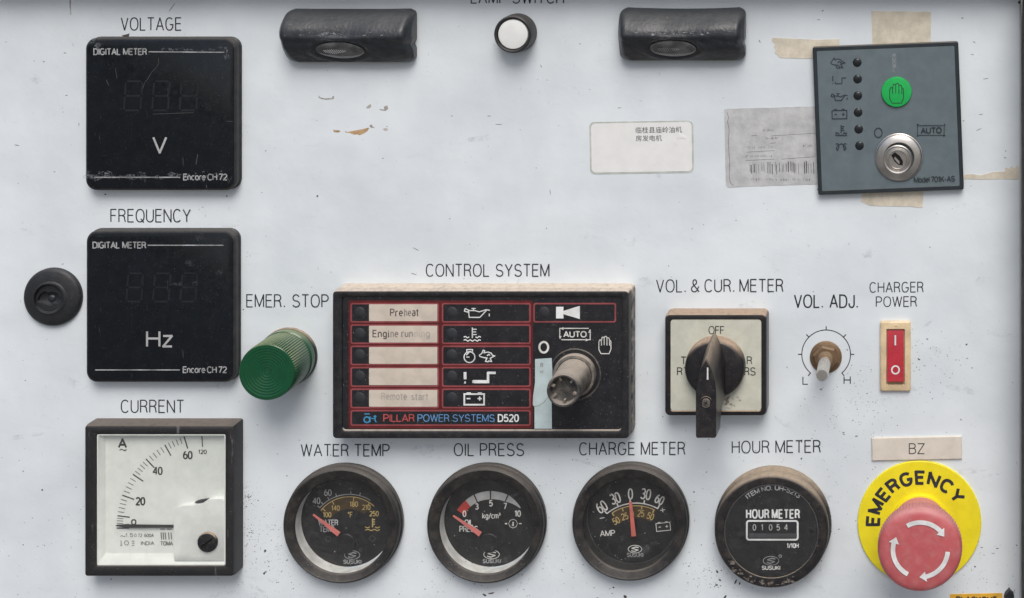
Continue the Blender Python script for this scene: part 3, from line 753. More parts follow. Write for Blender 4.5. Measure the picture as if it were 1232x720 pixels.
for i in range(16): x = random.uniform(222, 274); sc.append(UL(blob(x, 211+random.gauss(0, 2.2), random.uniform(1, 3), random.uniform(.8, 2), 8, .5), hz))
for i in range(22): x = random.uniform(190, 270); sc.append(UL(blob(x, 60.5+random.gauss(0, 1), random.uniform(1, 3), random.uniform(.6, 1.5), 8, .5), hz))
for i in range(8): sc.append(UL(blob(273+random.gauss(0, 1.5), random.choice((64, 218))+random.gauss(0, 3), 1.4, 3, 8, .5), hz))
for i in range(8): sc.append(UL(blob(117+random.gauss(0, 3), 54+random.gauss(0, 3), 3.5, 2.4, 8, .5), hz))
for i in range(6): sc.append(UL(blob(246+random.gauss(0, 1.5), 218+random.gauss(0, 5), 1.2, 2, 8, .5), hz))
scuff(e, o, sc)
b = B(o); pl = [[(191,70),(191,77),(187,83),(182,88),(178,95),(174,100),(172,107)], [(184,137.5),(200,137),(216,136.3),(233,135.7)], [(139,82),(141,95)], [(128,96),(131,103)], [(238,186),(236,198)], [(272,146),(280,146.5)], [(275,221),(279,213)]]
for p in pl: lines(b, [p], random.uniform(.35, .7), hz, hz+.3)
b.build('scratch_lines', 'dim_print', e, kind='stuff', smooth=0)
e, o, hz = digital(103.3, 278, 283.2, 460.5, 0, 'Hz', 'black digital frequency meter marked Hz, lower of the two black square meters', [(152, 170), (184, 203), (217, 235), (329, 363)], {'t': (112, 295.2), 'b': (220.5, 445.3), 'u': (177, 207, 399, 417)})
sc = []
for i in range(14): x = random.uniform(205, 268); sc.append(UL(blob(x, random.uniform(285, 345), random.uniform(2, 9), random.uniform(1, 5), 9, .5), hz))
sc = sc[::2]
scuff(e, o, sc, 'smear_faint')

# ================================================================== AMMETER
h = 24
a = U(102, 513, h); c = U(280.5, 693.5, h); o = ((a[0]+c[0])/2, (a[1]+c[1])/2)
e = thing('ammeter', 'square white-faced current meter in a thick black frame under the word CURRENT', 'meter', o)
a1 = U(116, 523, h); c1 = U(271, 681, h)
b = B(o); n = 2
def Rr(e_, r=2.5): return rr(a[0]+e_, a[1]+e_, c[0]-e_, c[1]-e_, r, n)
b.loft([(Rr(-1), 0), (Rr(-1), h*.75), (Rr(0), h-1), (Rr(1.5), h), (rr(a1[0]-1.5, a1[1]-1.5, c1[0]+1.5, c1[1]+1.5, 2, n), h), (rr(a1[0], a1[1], c1[0], c1[1], 1.5, n), h-1.2), (rr(a1[0], a1[1], c1[0], c1[1], 1.5, n), h-12)], True, False)
b.build('frame', 'am_frame', e)
b = B(o); b.loft([(rr(a1[0]+.2, a1[1]+.2, c1[0]-.2, c1[1]-.2, 1.5, n), h-1), (rr(a1[0]+1.4, a1[1]+1.4, c1[0]-1.4, c1[1]-1.4, 1.5, n), h-1), (rr(a1[0]+6, a1[1]+4.5, c1[0]-1.6, c1[1]-10, 3, n), h-9), (rr(a1[0]+8, a1[1]+5.5, c1[0]-2, c1[1]-12, 3, n), h-9.3)], False, True)
b.build('dial_plate', 'am_face', e)
hp = h-9.3
CX, CY, CR = 254.5, 634.6, 114
ang = {0: 180.5, 10: 173, 20: 160.2, 30: 146, 40: 133.8, 50: 119.5, 60: 106.8}
def aang(v):
    k0 = int(v//10)*10; k1 = min(60, k0+10); t = (v-k0)/10 if k1 > k0 else 0
    return ang[k0]*(1-t)+ang[k1]*t
b = B(o); bt = B(o)
for v in range(0, 62, 2):
    if v > 60: continue
    maj = v % 10 == 0; A1 = R(aang(v)); r0, r1 = CR, CR-(15 if maj else 7.6)
    if maj and v % 20 == 0: r0 = CR
    lines(b if maj else bt, [[(CX+r0*math.cos(A1), CY-r0*math.sin(A1)), (CX+r1*math.cos(A1), CY-r1*math.sin(A1))]], 1.5 if maj else 1.0, hp)
lines(b, [[(243, 525), (243.8, 538)], [(CX-CR, CY-2.6), (CX-CR+15, CY-3.6)]], 1.2, hp)
b.build('major_ticks', 'am_ink', e, smooth=0); bt.build('minor_ticks', 'am_grey', e, kind='stuff', smooth=0)
b = B(o)
text(b, '0', 158.5, 163.5, 625.5, 631.4, 1.6, hp)
text(b, '20', 164, 174, 599, 607.5, 1.9, hp); text(b, '40', 184.5, 195, 562.5, 571, 1.7, hp); text(b, '60', 221, 231, 543.5, 552, 1.7, hp)
text(b, '120', 239, 248.5, 541.5, 546, .9, hp)
text(b, 'A', 143, 152, 528.5, 538.5, 2.2, hp); text(b, '~', 144, 152.5, 536, 546, 1.0, hp)
b.build('scale_numbers', 'am_ink', e, smooth=0)
b = B(o)
text(b, '~', 145, 151, 641, 649, .8, hp); text(b, '1.5', 151, 160, 642, 646, .7, hp); text(b, '0.72', 162, 171, 642.5, 646, .6, hp); text(b, '600A', 174, 185, 642.5, 646, .7, hp)
text(b, 'INDIA', 170, 185.5, 651.6, 655.6, .8, hp); text(b, 'TOMA', 193.5, 208, 651.5, 656, .9, hp)
lines(b, [[(193, 636.6), (199, 636.6)], [(201, 636.6), (206.5, 636.6)]], 1.2, hp)
for x in (194, 196.5, 199, 203, 206): lines(b, [[(x, 640.5), (x+.8, 649)]], 1.3, hp)
lines(b, [[(146, 650), (146, 656)], [(144.8, 656), (147.4, 656)], [(159, 651), (162, 651)], [(159, 653.5), (162, 653.5)], [(159, 656), (162, 656)]], .7, hp)
lines(b, [circ(152.5, 653, 2.6, 10)], .7, hp, closed=True)
b.build('small_print', 'am_grey', e, smooth=0)
b = B(o); q = UL([(139, 632.4), (152, 631.2), (215, 632), (215, 635.2), (153, 635.4), (139, 633.2)], h-6); b.loft([(q, h-6.6), (q, h-6)], True, True); b.build('pointer', 'am_ink', e, smooth=0)
hc = h-1.4
q = UL(Z(95, 495, 3.51, [(402,634),(398,600),(398,445),(402,425),(412,411),(424,402),(440,398),(478,398),(518,392),(530,384),(545,374),(560,371),(606,370),(616,374),(616,634)]), hc)
b = B(o); qc = (sum(p[0] for p in q)/len(q), sum(p[1] for p in q)/len(q))
qi = [(qc[0]+(x-qc[0])*.975, qc[1]+(y-qc[1])*.98) for x, y in q]
b.loft([(q, h-9.5), (q, hc-1), (qi, hc-.2)], False, True); cv = b.build('corner_cover', 'am_cover', e)
b = B(o); q = UL(Z(95, 495, 3.51, [(482,390),(500,383),(538,377),(520,388),(500,394)]), hc); b.loft([(q, h-9), (q, hc-3)], False, True); b.build('pointer_stop', 'am_ink', e, smooth=0)
sx, sy = U(248.6, 653.5, h+2); b = B(o)
b.lathe(sx, sy, [(12, h-3), (12, h), (11, h+1.6), (9, h+2.2)], 32); scw = b.build('zero_screw', 'black', e)
b = B(o); b.slab(rot(rr(sx-8, sy-1.1, sx+8, sy+1.1, 0, 0), sx, sy, -38), h+2.21, h+2.3); b.build('screw_slot', 'chrome_dark', scw, smooth=0)
b = B(o); b.slab(rr(a1[0]+.3, a1[1]+.3, c1[0]-.3, c1[1]-.3, 1.5, n), h-.55, h-.15); b.build('glass', 'glass_clean', e, smooth=0)

# ================================================================== BLACK PLUG
o = U(63.6, 357.5, 3)
e = thing('blanking_plug', 'round black rubber plug with a rough hollow centre left of the frequency meter', 'plug', o)
b = B(o)
b.lathe(*o, [(34.8, 0), (34.8, 3), (33.8, 5), (31, 6.4), (24, 8), (20, 8.6)], 56, cap1=False)
ox, oy = U(57.5, 360, 8)
prof = [(20, 8.6), (19.2, 9.6), (17.8, 9.8), (16.6, 8), (15.6, 5.5)]
n = 56; rings = []
for r, z in prof:
    t = (20-r)/4.4
    rings.append(([(o[0]+(ox-o[0])*min(1, t*1)+r*math.cos(2*PI*i/n), o[1]+(oy-o[1])*min(1, t)+r*math.sin(2*PI*i/n)) for i in range(n)], z))
for sca, z in ((.98, 5.3), (.9, 2.2), (.5, .9)):
    p = []
    for i in range(n):
        A1 = 2*PI*i/n; r = 10.2+4.2*abs(math.cos(A1))**3+.9*math.sin(5*A1)+.5*math.sin(9*A1+1)
        p.append((ox+r*sca*math.cos(A1), oy+r*sca*.82*math.sin(A1)))
    rings.append((p, z))
b.loft(rings, False, True); b.build('rubber_flange', 'rubber_plug', e, smooth=50)
b = B(o); b.lathe(ox+1, oy+1, [(4.5, 1), (4, 2), (2.4, 2.8), (1, 3)], 20); b.build('centre_boss', 'rubber', e)
b = B(o); q = arcp(ox, oy+1, 10.5, 215, 325, 14); q2 = arcp(ox, oy+.4, 8.6, 325, 215, 14); b.slab(q+q2, 1.2, 4.5); b.build('torn_lip', 'rubber', e)

# ================================================================== GREEN INDICATOR
o = (347.6, 428.6)
e = thing('indicator_lamp', 'ribbed green plastic lamp sticking out below EMER. STOP', 'lamp', o)
b = B(o); b.lathe(*o, [(34.6, 0), (34.6, 3.5), (34, 4.4)], 72, cap0=True); b.build('base_ring', 'black', e)
b = B(o); n = 144
prof = [(33.6, 4), (34, 8), (33.8, 14), (32.6, 15), (33.2, 17), (33.2, 57), (32.4, 60.5)]
b.lathe(*o, prof, n, cap1=False, knurl=1, kamp=-.030, kz=(16, 61))
rr_ = [(31.6, 61.3)]
for i in range(9):
    r = 30-i*3.2; rr_ += [(r, 61.3-.25*i), (r-1.6, 61.5-.25*i)]
rr_ += [(1.2, 59.2), (.4, 59.6)]
b2_ = B(o); b2_.lathe(*o, [(32.4, 60.5)]+rr_, 96)
b.build('ribbed_sleeve', 'green_lens', e); b2_.build('ringed_face', 'green_lens', e, smooth=10)

# ================================================================== RUBBER HOODED PANEL LAMPS
def hooded(outline, label, lens, seedv, lipy, ridge=33, bulge=0):
    """outline(u,v) -> measured-like panel xy; profile in height"""
    rd = random.Random(seedv)
    o = outline(.5, .5)
    e = thing('panel_lamp', label, 'lamp', o, 'black rubber hooded panel lamps')
    NU, NV = 56, 34
    ph = [rd.uniform(0, 6) for _ in range(6)]
    def hz(u, v):
        if v < lipy: t = v/lipy; z = 6+(ridge-6)*math.sin(t*PI/2)**.75
        else:
            t = (v-lipy)/(1-lipy); z = ridge-3*min(1, t*5)**1.3-(ridge-15)*(1-math.cos(t*PI/2))
        ed = min(u, 1-u); z *= min(1, .62+ed*9) if ed < .05 else 1
        z -= 1.8*math.sin(u*PI)**4*(1 if v < lipy else .3)
        z += .55*math.sin(u*9+ph[0])+.4*math.sin(v*14+ph[1]+u*5)+.3*math.sin(u*23+ph[2]+v*7)
        if v > lipy:
            lx, ly = lens[0], lens[1]; q = ((u-lx)/.21)**2+((v-ly)/.20)**2
            if q < 1: z -= 2.6*(1-q)**.5
            elif q < 1.5: z += .9
        return z
    b = B(o); ids = []
    for j in range(NV+1):
        row = []
        for i in range(NU+1):
            u, v = i/NU, j/NV; x, y = outline(u, v); row.append(b.add(x, y, hz(u, v)))
        ids.append(row)
    for j in range(NV):
        for i in range(NU): b.f.append((ids[j][i], ids[j][i+1], ids[j+1][i+1], ids[j+1][i]))
    per = [(i/NU, 0) for i in range(NU)]+[(1, j/NV) for j in range(NV)]+[(1-i/NU, 1) for i in range(NU)]+[(0, 1-j/NV) for j in range(NV)]
    top = [b.add(*outline(u, v), hz(u, v)) for u, v in per]
    mid = [b.add(*outline(.5+(u-.5)*1.006, .5+(v-.5)*1.02), max(1.5, hz(u, v)-3)) for u, v in per]
    bot = [b.add(*outline(.5+(u-.5)*1.0, .5+(v-.5)*1.0), 0) for u, v in per]
    for A1, C1 in ((top, mid), (mid, bot)):
        for i in range(len(per)): k = (i+1) % len(per); b.f.append((A1[i], A1[k], C1[k], C1[i]))
    b.build('rubber_hood', 'rubber', e, smooth=60)
    # ribbed lens set in the lower face
    b = B(o); lx, ly = lens[0], lens[1]; NA, NB = 60, 10
    ids = []
    for j in range(NB+1):
        row = []
        for i in range(NA+1):
            u = -1+2*i/NA; wv = math.sqrt(max(0, 1-u*u)); v = (-1+2*j/NB)*wv
            U_, V_ = lx+u*.185, ly+v*.165
            x, y = outline(U_, V_)
            z = hz(U_, V_)+1.1+2.4*max(0, 1-u*u-v*v)**.5
            row.append(b.add(x, y, z))
        ids.append(row)
    for j in range(NB):
        for i in range(NA): b.f.append((ids[j][i], ids[j][i+1], ids[j+1][i+1], ids[j+1][i]))
    b.build('ribbed_lens', 'lens', e, smooth=60)
    b = B(o)
    for i in range(11):  # pale bars: highlights on the lens ribs, put in as colour
        u = -.62+i*.085; wv = .42-.05*abs(i-4)
        P = []
        for v0, du in ((-wv*.4, -.02), (wv, .035)):
            for sg in (-1, 1):
                U_, V_ = lx+(u+du+sg*.016)*.185, ly+v0*.165; P.append((*outline(U_, V_), hz(U_, V_)+1.3+2.6*max(0, 1-u*u-v0*v0)**.5+2.0))
        ii = [b.add(*P[k]) for k in (0, 1, 3, 2)]; b.f.append(tuple(ii))
    b.build('lens_ribs', 'push_white' if seedv == 3 else 'grey_print', e, kind='stuff', smooth=0)
    b = B(o)
    for i in range(34):
        U_, V_ = rd.gauss(.5, .16), lipy-.03-abs(rd.gauss(0, .045)); U_ = min(.92, max(.08, U_))
        x, y = outline(U_, V_); q = blob(x, y, rd.uniform(.6, 3.2), rd.uniform(.3, .9), 7, .5, rd)
        zz = max(hz(U_+dx, V_+dv) for dx in (-.02, 0, .02) for dv in (-.02, 0, .02)); b.flat(q, zz+.35+.004*i)
    b.build('worn_streaks', 'smear', e, kind='stuff', smooth=0)
    return e
def outl(x0, x1, y0, y1, r, bl=0, br=0, wob=0):
    def f(u, v):
        k = lambda hh: 1
        # rounded corners by squeezing x near the top and bottom
        d = min(v, 1-v)*(y1-y0)
        ins = r-math.sqrt(max(0, r*r-(r-d)**2)) if d < r else 0
        xl = x0+ins+bl*(abs(v-.42)*2)**1.5*7*(1 if v < .42 else .8); xr = x1-ins-br*math.exp(-((v-.66)/.05)**2)*2.5
        x = xl+(xr-xl)*u
        y = y0+(y1-y0)*v+wob*math.sin(u*PI)*1.6*(1-v)
        return U(x, y, 14)
    return f
hooded(outl(338.5, 497, 12, 75, 7, 1, 1, .3), 'black rubber hooded lamp with ribbed oval lens, left of the white push button', (.46, .76), 3, .50)
hooded(outl(745, 896, 10.5, 73, 8, .1, 1, 1), 'black rubber hooded lamp with oval lens, right of the white push button', (.44, .75), 8, .50)

# ================================================================== LAMP SWITCH PUSH BUTTON
o = U(617, 41.5, 22)
e = thing('push_button', 'round white push button in a black ring under LAMP SWITCH', 'button', o)
b = B(o); b.lathe(*o, [(23.2, 0), (23.2, 4), (22.8, 12), (22.5, 20), (22, 22.6), (20.6, 23.6), (19, 23), (18.4, 19)], 64, True, False); b.build('ring', 'meter_black', e)
b = B(o); b.lathe(*o, [(18, 10), (18, 20.4), (17.2, 21.6), (14, 22.1), (6, 22.3)], 56); b.build('push_cap', 'push_white', e)

# ================================================================== SLATE CONTROLLER
h = 9
cxm, cym = 1068.6, 142.6
o = U(cxm, cym, h)
e = thing('engine_controller', 'tilted slate blue square controller with six symbols, a green button and a key lock', 'controller', o)
kk = (D-h)/D
def SQ(hw, hh, r=2): return rot(rr(o[0]-hw, o[1]-hh, o[0]+hw, o[1]+hh, r, 3), *o, -2.2)
HW, HH = 87.8*kk, 89.2*kk
b = B(o); b.loft([(SQ(HW-1, HH-1, 2), 0), (SQ(HW, HH, 2.5), 2), (SQ(HW, HH, 2.5), h-1), (SQ(HW-1, HH-1, 2), h), (SQ(HW-4.6, HH-4.6, 1.5), h), (SQ(HW-5, HH-5, 1.5), h-.8)], True, False); b.build('bezel', 'slate_bezel', e)
b = B(o); b.loft([(SQ(HW-4.9, HH-4.9, 1.5), h-1.4), (SQ(HW-4.9, HH-4.9, 1.5), h-.5)], False, True); b.build('face', 'slate', e, smooth=0)
hf = h-.5
LP = [(1031.2,75.7),(1031.7,95.6),(1031.9,115.6),(1032.3,135.8),(1033,156),(1034,175.8)]
X0, Y0 = U(*LP[0], hf+2)
b = B(o); b.lathe(X0, Y0, [(5.3, hf), (5.1, hf+.4), (4.2, hf+1.0), (2.2, hf+1.5), (.6, hf+1.6)], 22); led = b.build('led', 'led', e)
for (x, y) in LP[1:]:
    X1, Y1 = U(x, y, hf+2); dup(led, e, X1-X0, Y1-Y0)
b = B(o); pr = []
pr += ic_rabbit(1008, 76, .88); 
pr += [[(1002,91.5),(1002,98)], [(1002,100.2),(1002,101.4)], [(1005,101),(1013,101)], [(1005,98.6),(1005,101)], [(1013,101),(1013,94),(1018,94)]]
pr += ic_oilcan(1009, 116, .78)
pr += [rot(p, 1010, 137.5, -1) for p in ic_batt(1010, 137.5, .74)]
pr += ic_thermo(1012, 157, .78)
lines(b, pr, 1.15, hf)
lines(b, [[(1005.5,173.6),(1008,172.8),(1009.6,176),(1008,181),(1006.2,178.5),(1008.5,174.6),(1012.4,173),(1015.6,174.6),(1018,178.5),(1016.2,181),(1014.6,176),(1016,172.8),(1018.8,173.4)]], 1.0, hf)
lines(b, ic_auto(1120, 157, 16, 5.8), .8, hf)
lines(b, [circ(1056.8, 159.8, 4.6, 20, 5.6)], 1.1, hf, closed=True)
ctext(b, 'AUTO', 1120.3, 157, 6.2, 1.35, hf, -1.5, 1.35)
text(b, 'Model 701K-AS', 1100, 1148.5, 213.5, 219.5, 1.05, hf, tilt=1.6, gap=.13, space=.2)
b.build('symbols', 'slate_ink', e, smooth=0)
b = B(o)
for (x, y, an) in ((1104, 150.6, 90), (1136, 163.4, 0), (1104.2, 163, -90), (1136.2, 150.5, -90)):
    b.k += 1; b.flat(UL(tri(x, y, 2, an), hf), hf+.3+.01*b.k)
b.build('arrow_heads', 'slate_ink', e, smooth=0)
# pale streak above the button
b = B(o); b.flat(UL([(1073,66),(1077,64),(1079,75),(1076.5,87),(1074,86)], hf), hf+.2); b.build('rub_mark', 'smear', e, kind='stuff', smooth=0)
bx, by = U(1078.6, 111.2, hf+3)
b = B(o); b.lathe(bx, by, [(18.2, hf), (18.2, hf+1.6), (17.4, hf+2.8), (15, hf+3.2)], 48); gb = b.build('green_button', 'green_btn', e)
b = B(o); lines(b, ic_hand(1078.8, 112, 1.12), .95, hf+3.2); b.build('hand_symbol', 'green_ink', gb, smooth=0)
kx, ky = U(1081.6, 189.5, hf+2)
b = B(o); b.lathe(kx, ky, [(28.6, hf), (28.6, hf+1.2), (27.6, hf+1.6)], 56, cap1=False); b.lathe(kx, ky, [(27.9, hf+.9), (27.2, hf+3), (25.5, hf+4.2), (18.5, hf+5.2), (17.6, hf+4.2)], 64, False, False)
lk = b.build('lock_flange', 'chrome', e)
b = B(o); b.lathe(kx, ky, [(28.9, hf), (28.9, hf+.9), (28, hf+1.0)], 56, False, False); b.build('lock_gasket', 'slate_bezel', e)
b = B(o); lkx, lky = U(1080.2, 192.3, hf+8); b.lathe(lkx, lky, [(17.2, hf+4), (17.2, hf+7.8), (16.2, hf+8.6), (14.8, hf+8.2), (14.2, hf+7.2), (13.4, hf+7.4), (12.6, hf+8.6), (11.2, hf+8.8), (10.4, hf+7.6), (4, hf+7.4)], 56); cy_ = b.build('lock_barrel', 'chrome', e)
b = B(o); q = rot([(lkx-9, lky-3), (lkx-2, lky-4.6), (lkx+5.5, lky-3.4), (lkx+9, lky), (lkx+5.5, lky+3.4), (lkx-1, lky+4.4), (lkx-9, lky+2.6)], lkx, lky, 50); b.slab(q, hf+7.42, hf+7.9); b.build('keyhole', 'chrome_dark', cy_, smooth=0)
b = B(o); q = rot([(lkx-5, lky+.2), (lkx+3, lky-.2), (lkx+5.5, lky+2.3), (lkx-4, lky+2.6)], lkx, lky, 50); b.slab(q, hf+7.9, hf+8.5); b.build('shutter', 'steel', cy_, smooth=0)  # bright sliver standing in for the reflection in the keyhole

# ================================================================== CONTROL SYSTEM UNIT
h = 30
a = U(399.5, 350, h); c = U(757, 528.5, h); o = ((a[0]+c[0])/2, (a[1]+c[1])/2)
e = thing('control_unit', 'wide black control unit with red framed label windows and a key switch', 'controller', o)
a1 = U(411, 357, h); c1 = U(748, 518, h)
b = B(o); n = 4
b.loft([(rr(a[0], a[1]-1, c[0]+1.5, c[1], 6, n), 0), (rr(a[0], a[1]-1, c[0]+1.5, c[1], 6, n), 17), (rr(a[0]+.8, a[1]-.4, c[0]+.6, c[1]-.6, 5, n), 18)], True, True); b.build('case', 'box', e)
b = B(o)
b.loft([(rr(a[0]+.4, a[1]-.4, c[0]+.3, c[1]-.1, 5, n), 17.5), (rr(a[0], a[1], c[0], c[1], 5, n), h-3), (rr(a[0]+.8, a[1]+.8, c[0]-.8, c[1]-.8, 4.4, n), h-.6), (rr(a[0]+2.2, a[1]+2.2, c[0]-2.2, c[1]-2.2, 4, n), h),
        (rr(a1[0]-1.2, a1[1]-1.2, c1[0]+1.2, c1[1]+1.2, 5, n), h), (rr(a1[0], a1[1], c1[0], c1[1], 4.5, n), h-1), (rr(a1[0]+.3, a1[1]+.3, c1[0]-.3, c1[1]-.3, 4.5, n), h-5)], True, False)
b.build('bezel', 'd_bezel', e)
hf = h-2.6
b = B(o); b.loft([(rr(a1[0]+.2, a1[1]+.2, c1[0]-.2, c1[1]-.2, 4.5, n), hf-1), (rr(a1[0]+.2, a1[1]+.2, c1[0]-.2, c1[1]-.2, 4.5, n), hf)], False, True); b.build('face', 'd_black', e, smooth=0)
A0 = U(419.5, 361.8, hf); C0 = U(641, 515.6, hf)
b = B(o); b.flat(rr(*A0, *C0, 2, 3), hf+.1); b.build('red_field', 'd_red', e, smooth=0)
rows = [(364.6, 388.2), (390.4, 414), (416, 439.6), (441.6, 465.6), (467.6, 491.4)]
def cell(x0, y0, x1, y1):
    A1 = U(x0, y0, hf); C1 = U(x1, y1, hf); b = B(o)
    b.loft([(rr(*A1, *C1, 2.6, 3), hf+.15), (rr(*A1, *C1, 2.6, 3), hf+.4), (rr(A1[0]+1.7, A1[1]+1.7, C1[0]-1.7, C1[1]-1.7, 1.4, 3), hf+.4)], False, False)
    fr = b.build('window_frame', 'd_pink', e, smooth=0)
    b = B(o); b.flat(rr(A1[0]+1.5, A1[1]+1.5, C1[0]-1.5, C1[1]-1.5, 1.4, 3), hf+.25); b.build('window_pane', 'd_black', fr, smooth=0)
    return fr
LX, LY = U(432, 376.5, hf+2)
b = B(o); b.lathe(LX, LY, [(6.6, hf+.3), (6.2, hf+.5), (5, hf+.9), (2.5, hf+1.3), (.6, hf+1.4)], 22); led = b.build('led', 'd_led', e)
ins = None
for i, (y0, y1) in enumerate(rows):
    for j, (x0, x1) in enumerate(((421.8, 528.3), (531.7, 638.6), (641.8, 741.3))):
        if j == 2 and i: continue
        cell(x0, y0, x1, y1)
        if i or j:
            X1, Y1 = U((432, 543, 654)[j], (y0+y1)/2, hf+2); dup(led, e, X1-LX, Y1-LY)
    A1 = U(444.2, y0+1.6, hf); C1 = U(526.3, y1-1.8, hf)
    if ins is None:
        b = B(o); b.loft([(rr(*A1, *C1, .8, 2), hf+.3), (rr(*A1, *C1, .8, 2), hf+.55)], False, True); ins = b.build('label_insert', 'd_cream', e, smooth=0); I0 = A1
    else: dup(ins, e, A1[0]-I0[0], A1[1]-I0[1])
cell(421.8, 493.4, 638.6, 512.4)
zt = hf+.65
b = B(o); text(b, 'Preheat', 470, 487, 372, 380, 1.3, hf, zt, serif=True, gap=.2); b.build('insert_text', 'fade1', e, smooth=0)
b = B(o); text(b, 'Prehea', 484, 503, 372, 380, 1.2, hf, zt, serif=True, gap=.2)
b = B(o); text(b, 'at', 494, 504, 371.5, 380, 1.2, hf, zt, serif=True, gap=.2); b.v = []; b.f = []
# each typed word is one line of print; the right end has faded
def typed(parts):
    for txt, x0, x1, yt, yb, m in parts:
        b = B(o); text(b, txt, x0, x1, yt, yb, 1.25, hf, zt, serif=True, gap=.24); b.build('insert_text', m, e, smooth=0)
for ob in [x for x in e.children if x.name.startswith('insert_text')]: bpy.data.objects.remove(ob)
typed([('Pre', 470, 484.5, 372, 380, 'fade1'), ('he', 487, 494.5, 372, 380, 'fade2'), ('at', 496.5, 503.5, 371.5, 380, 'fade1'),
       ('Engi', 449, 468, 397.5, 405.3, 'fade1'), ('ne', 470.5, 479, 397.5, 405.2, 'fade2'), ('run', 483.5, 496.5, 397.5, 405, 'fade2'), ('ning', 499, 517, 397.5, 405, 'fade3'),
       ('Remote', 459.5, 489.5, 473, 480.6, 'fade3'), ('start', 495.5, 515, 473.4, 481, 'fade3')])
b = B(o); Q = lambda p: Z(520, 355, 8, p)
lines(b, [Q(p) for p in ([(318,130),(312,155),(345,165),(356,148),(318,130)], [(352,150),(358,215),(460,215),(530,142),(556,148)], [(525,140),(455,162),(410,150),(350,150)], [(380,130),(420,130)], [(400,132),(400,150)], [(551,178),(551,205)],
                         [(388,312),(388,415)], [(388,330),(430,330)], [(388,355),(425,355)], [(388,380),(430,380)], [(305,405),(322,398),(340,412),(358,402)], [(418,402),(436,412),(452,398),(470,405)],
                         [(305,435),(322,428),(345,444),(368,430),(390,444),(412,430),(436,444),(452,430),(470,436)],
                         [(335,545),(335,525),(390,525),(390,545)], [(330,578),(362,545),(375,542)], [(330,597),(362,597)],
                         [(455,578),(480,562),(492,530),(508,535),(500,556),(540,548),(572,560),(582,580),(605,585),(575,600),(560,610),(575,640),(545,634),(540,642),(515,638),(530,605),(500,602),(462,590),(455,578)], [(530,585),(545,570),(560,580)])], 1.25, hf, zt)
lines(b, [Q(circ(361, 597, 52, 24))], 1.3, hf, zt, closed=True)
Q4 = lambda p: Z(520, 435, 8, p)
lines(b, [Q4([(318,100),(320,170)])], 3.4, hf, zt); lines(b, [Q4([(312,200),(326,200)])], 2.6, hf, zt)
lines(b, [Q4([(388,182),(398,196),(388,204)])], 1, hf, zt)
lines(b, [Q4([(395,188),(540,190),(540,108),(614,108)])], 3.0, hf, zt); lines(b, [Q4([(400,200),(552,200)])], 2.0, hf, zt)
lines(b, [Q4([(312,312),(502,312),(502,414),(312,414)])], 2.0, hf, zt, closed=True)
lines(b, [Q4(p) for p in ([(333,302),(375,302)], [(440,302),(480,302)], [(334,355),(370,355)], [(440,355),(480,355)], [(460,335),(460,374)])], 1.6, hf, zt)
b.build('symbols', 'white_bold', e, smooth=0)
b = B(o); q = UL(Z(635, 355, 7.2, [(246,102),(310,102),(310,138),(452,94),(452,208),(310,166),(310,203),(246,203)]), hf)
b.f += [tuple(b.ring([q[0], q[1], q[6], q[7]], zt)), tuple(b.ring([q[2], q[3], q[4], q[5]], zt+.03))]; b.build('horn_symbol', 'white_bold', e, smooth=0)
b = B(o); Q5 = lambda p: Z(635, 355, 7.2, p)
lines(b, ic_auto(*Q5([(410, 338)])[0], 18.3, 6.8), 1.2, hf, zt)
ctext(b, 'AUTO', *Q5([(410, 340)])[0], 6.4, 1.4, hf, 0, 1.45, zt)
lines(b, ic_hand(*Q5([(670, 430)])[0], .98), 1.1, hf, zt)
lines(b, [Q5(circ(140, 452, 38, 24, 46))], 2.5, hf, zt, closed=True)
for i, (x, y, an) in enumerate(((300, 290, 180), (538, 315, -90), (515, 388, 0), (283, 365, 90))): b.flat(UL(Q5(tri(x, y, 17, an)), hf), zt+.4+.01*i)
b.build('switch_markings', 'white_print', e, smooth=0)
b = B(o); text(b, 'PILLAR', 462, 498.5, 498.8, 507, 1.3, hf, zt, gap=.16); b.build('maker_lettering', 'd_redtxt', e, smooth=0)
b = B(o); text(b, 'POWER SYSTEMS', 503, 595, 498.9, 507, 1.05, hf, zt, space=.3); b.build('maker_lettering', 'd_blue', e, smooth=0)
b = B(o); text(b, 'D520', 599.8, 623.8, 499, 507, 1.55, hf, zt, gap=.2); b.build('maker_lettering', 'white_bold', e, smooth=0)
b = B(o); lines(b, [circ(441.6, 505, 3.4, 16)], 1.6, hf, zt, closed=True)
lines(b, [[(439,498),(445,498)], [(445.5,501),(445.5,508)], [(447,503.5),(450.5,503.5)], [(451.5,499.5),(451.5,506),(453.2,508)], [(449.6,501),(453.2,501)]], 1.4, hf, zt); b.build('blue_emblem', 'd_logo', e, smooth=0)
# key switch
kb = U(691, 452, hf+3)
b = B(o); b.lathe(*kb, [(31, hf), (31, hf+.8), (30.2, hf+1.1), (29.4, hf+.8), (29.2, hf+.2)], 64, False, False); b.build('switch_ring_mark', 'stem_dark', e)
b = B(o); b.lathe(*kb, [(25.5, hf), (25.5, hf+4), (24.4, hf+6), (21.6, hf+6.6), (21.2, hf+3.4), (19.6, hf+3.2)], 64, False, False); b.build('switch_collar', 'stem', e)
b = B(o); tp = 85
b.lathe(*kb, [(20.6, hf+3), (20.6, hf+10), (20.1, hf+11), (19.6, tp-22), (19.3, tp-3)], 64, False, False)
st = b.build('key_barrel', 'stem', e)
b = B(o)
b.lathe(*kb, [(19.3, tp-3), (19.0, tp-1), (18, tp), (16.4, tp), (15.6, tp-1.2), (15.2, tp-9), (8, tp-10.5), (3, tp-9.6)], 64, False, True); b.build('barrel_mouth', 'stem_dark', st)
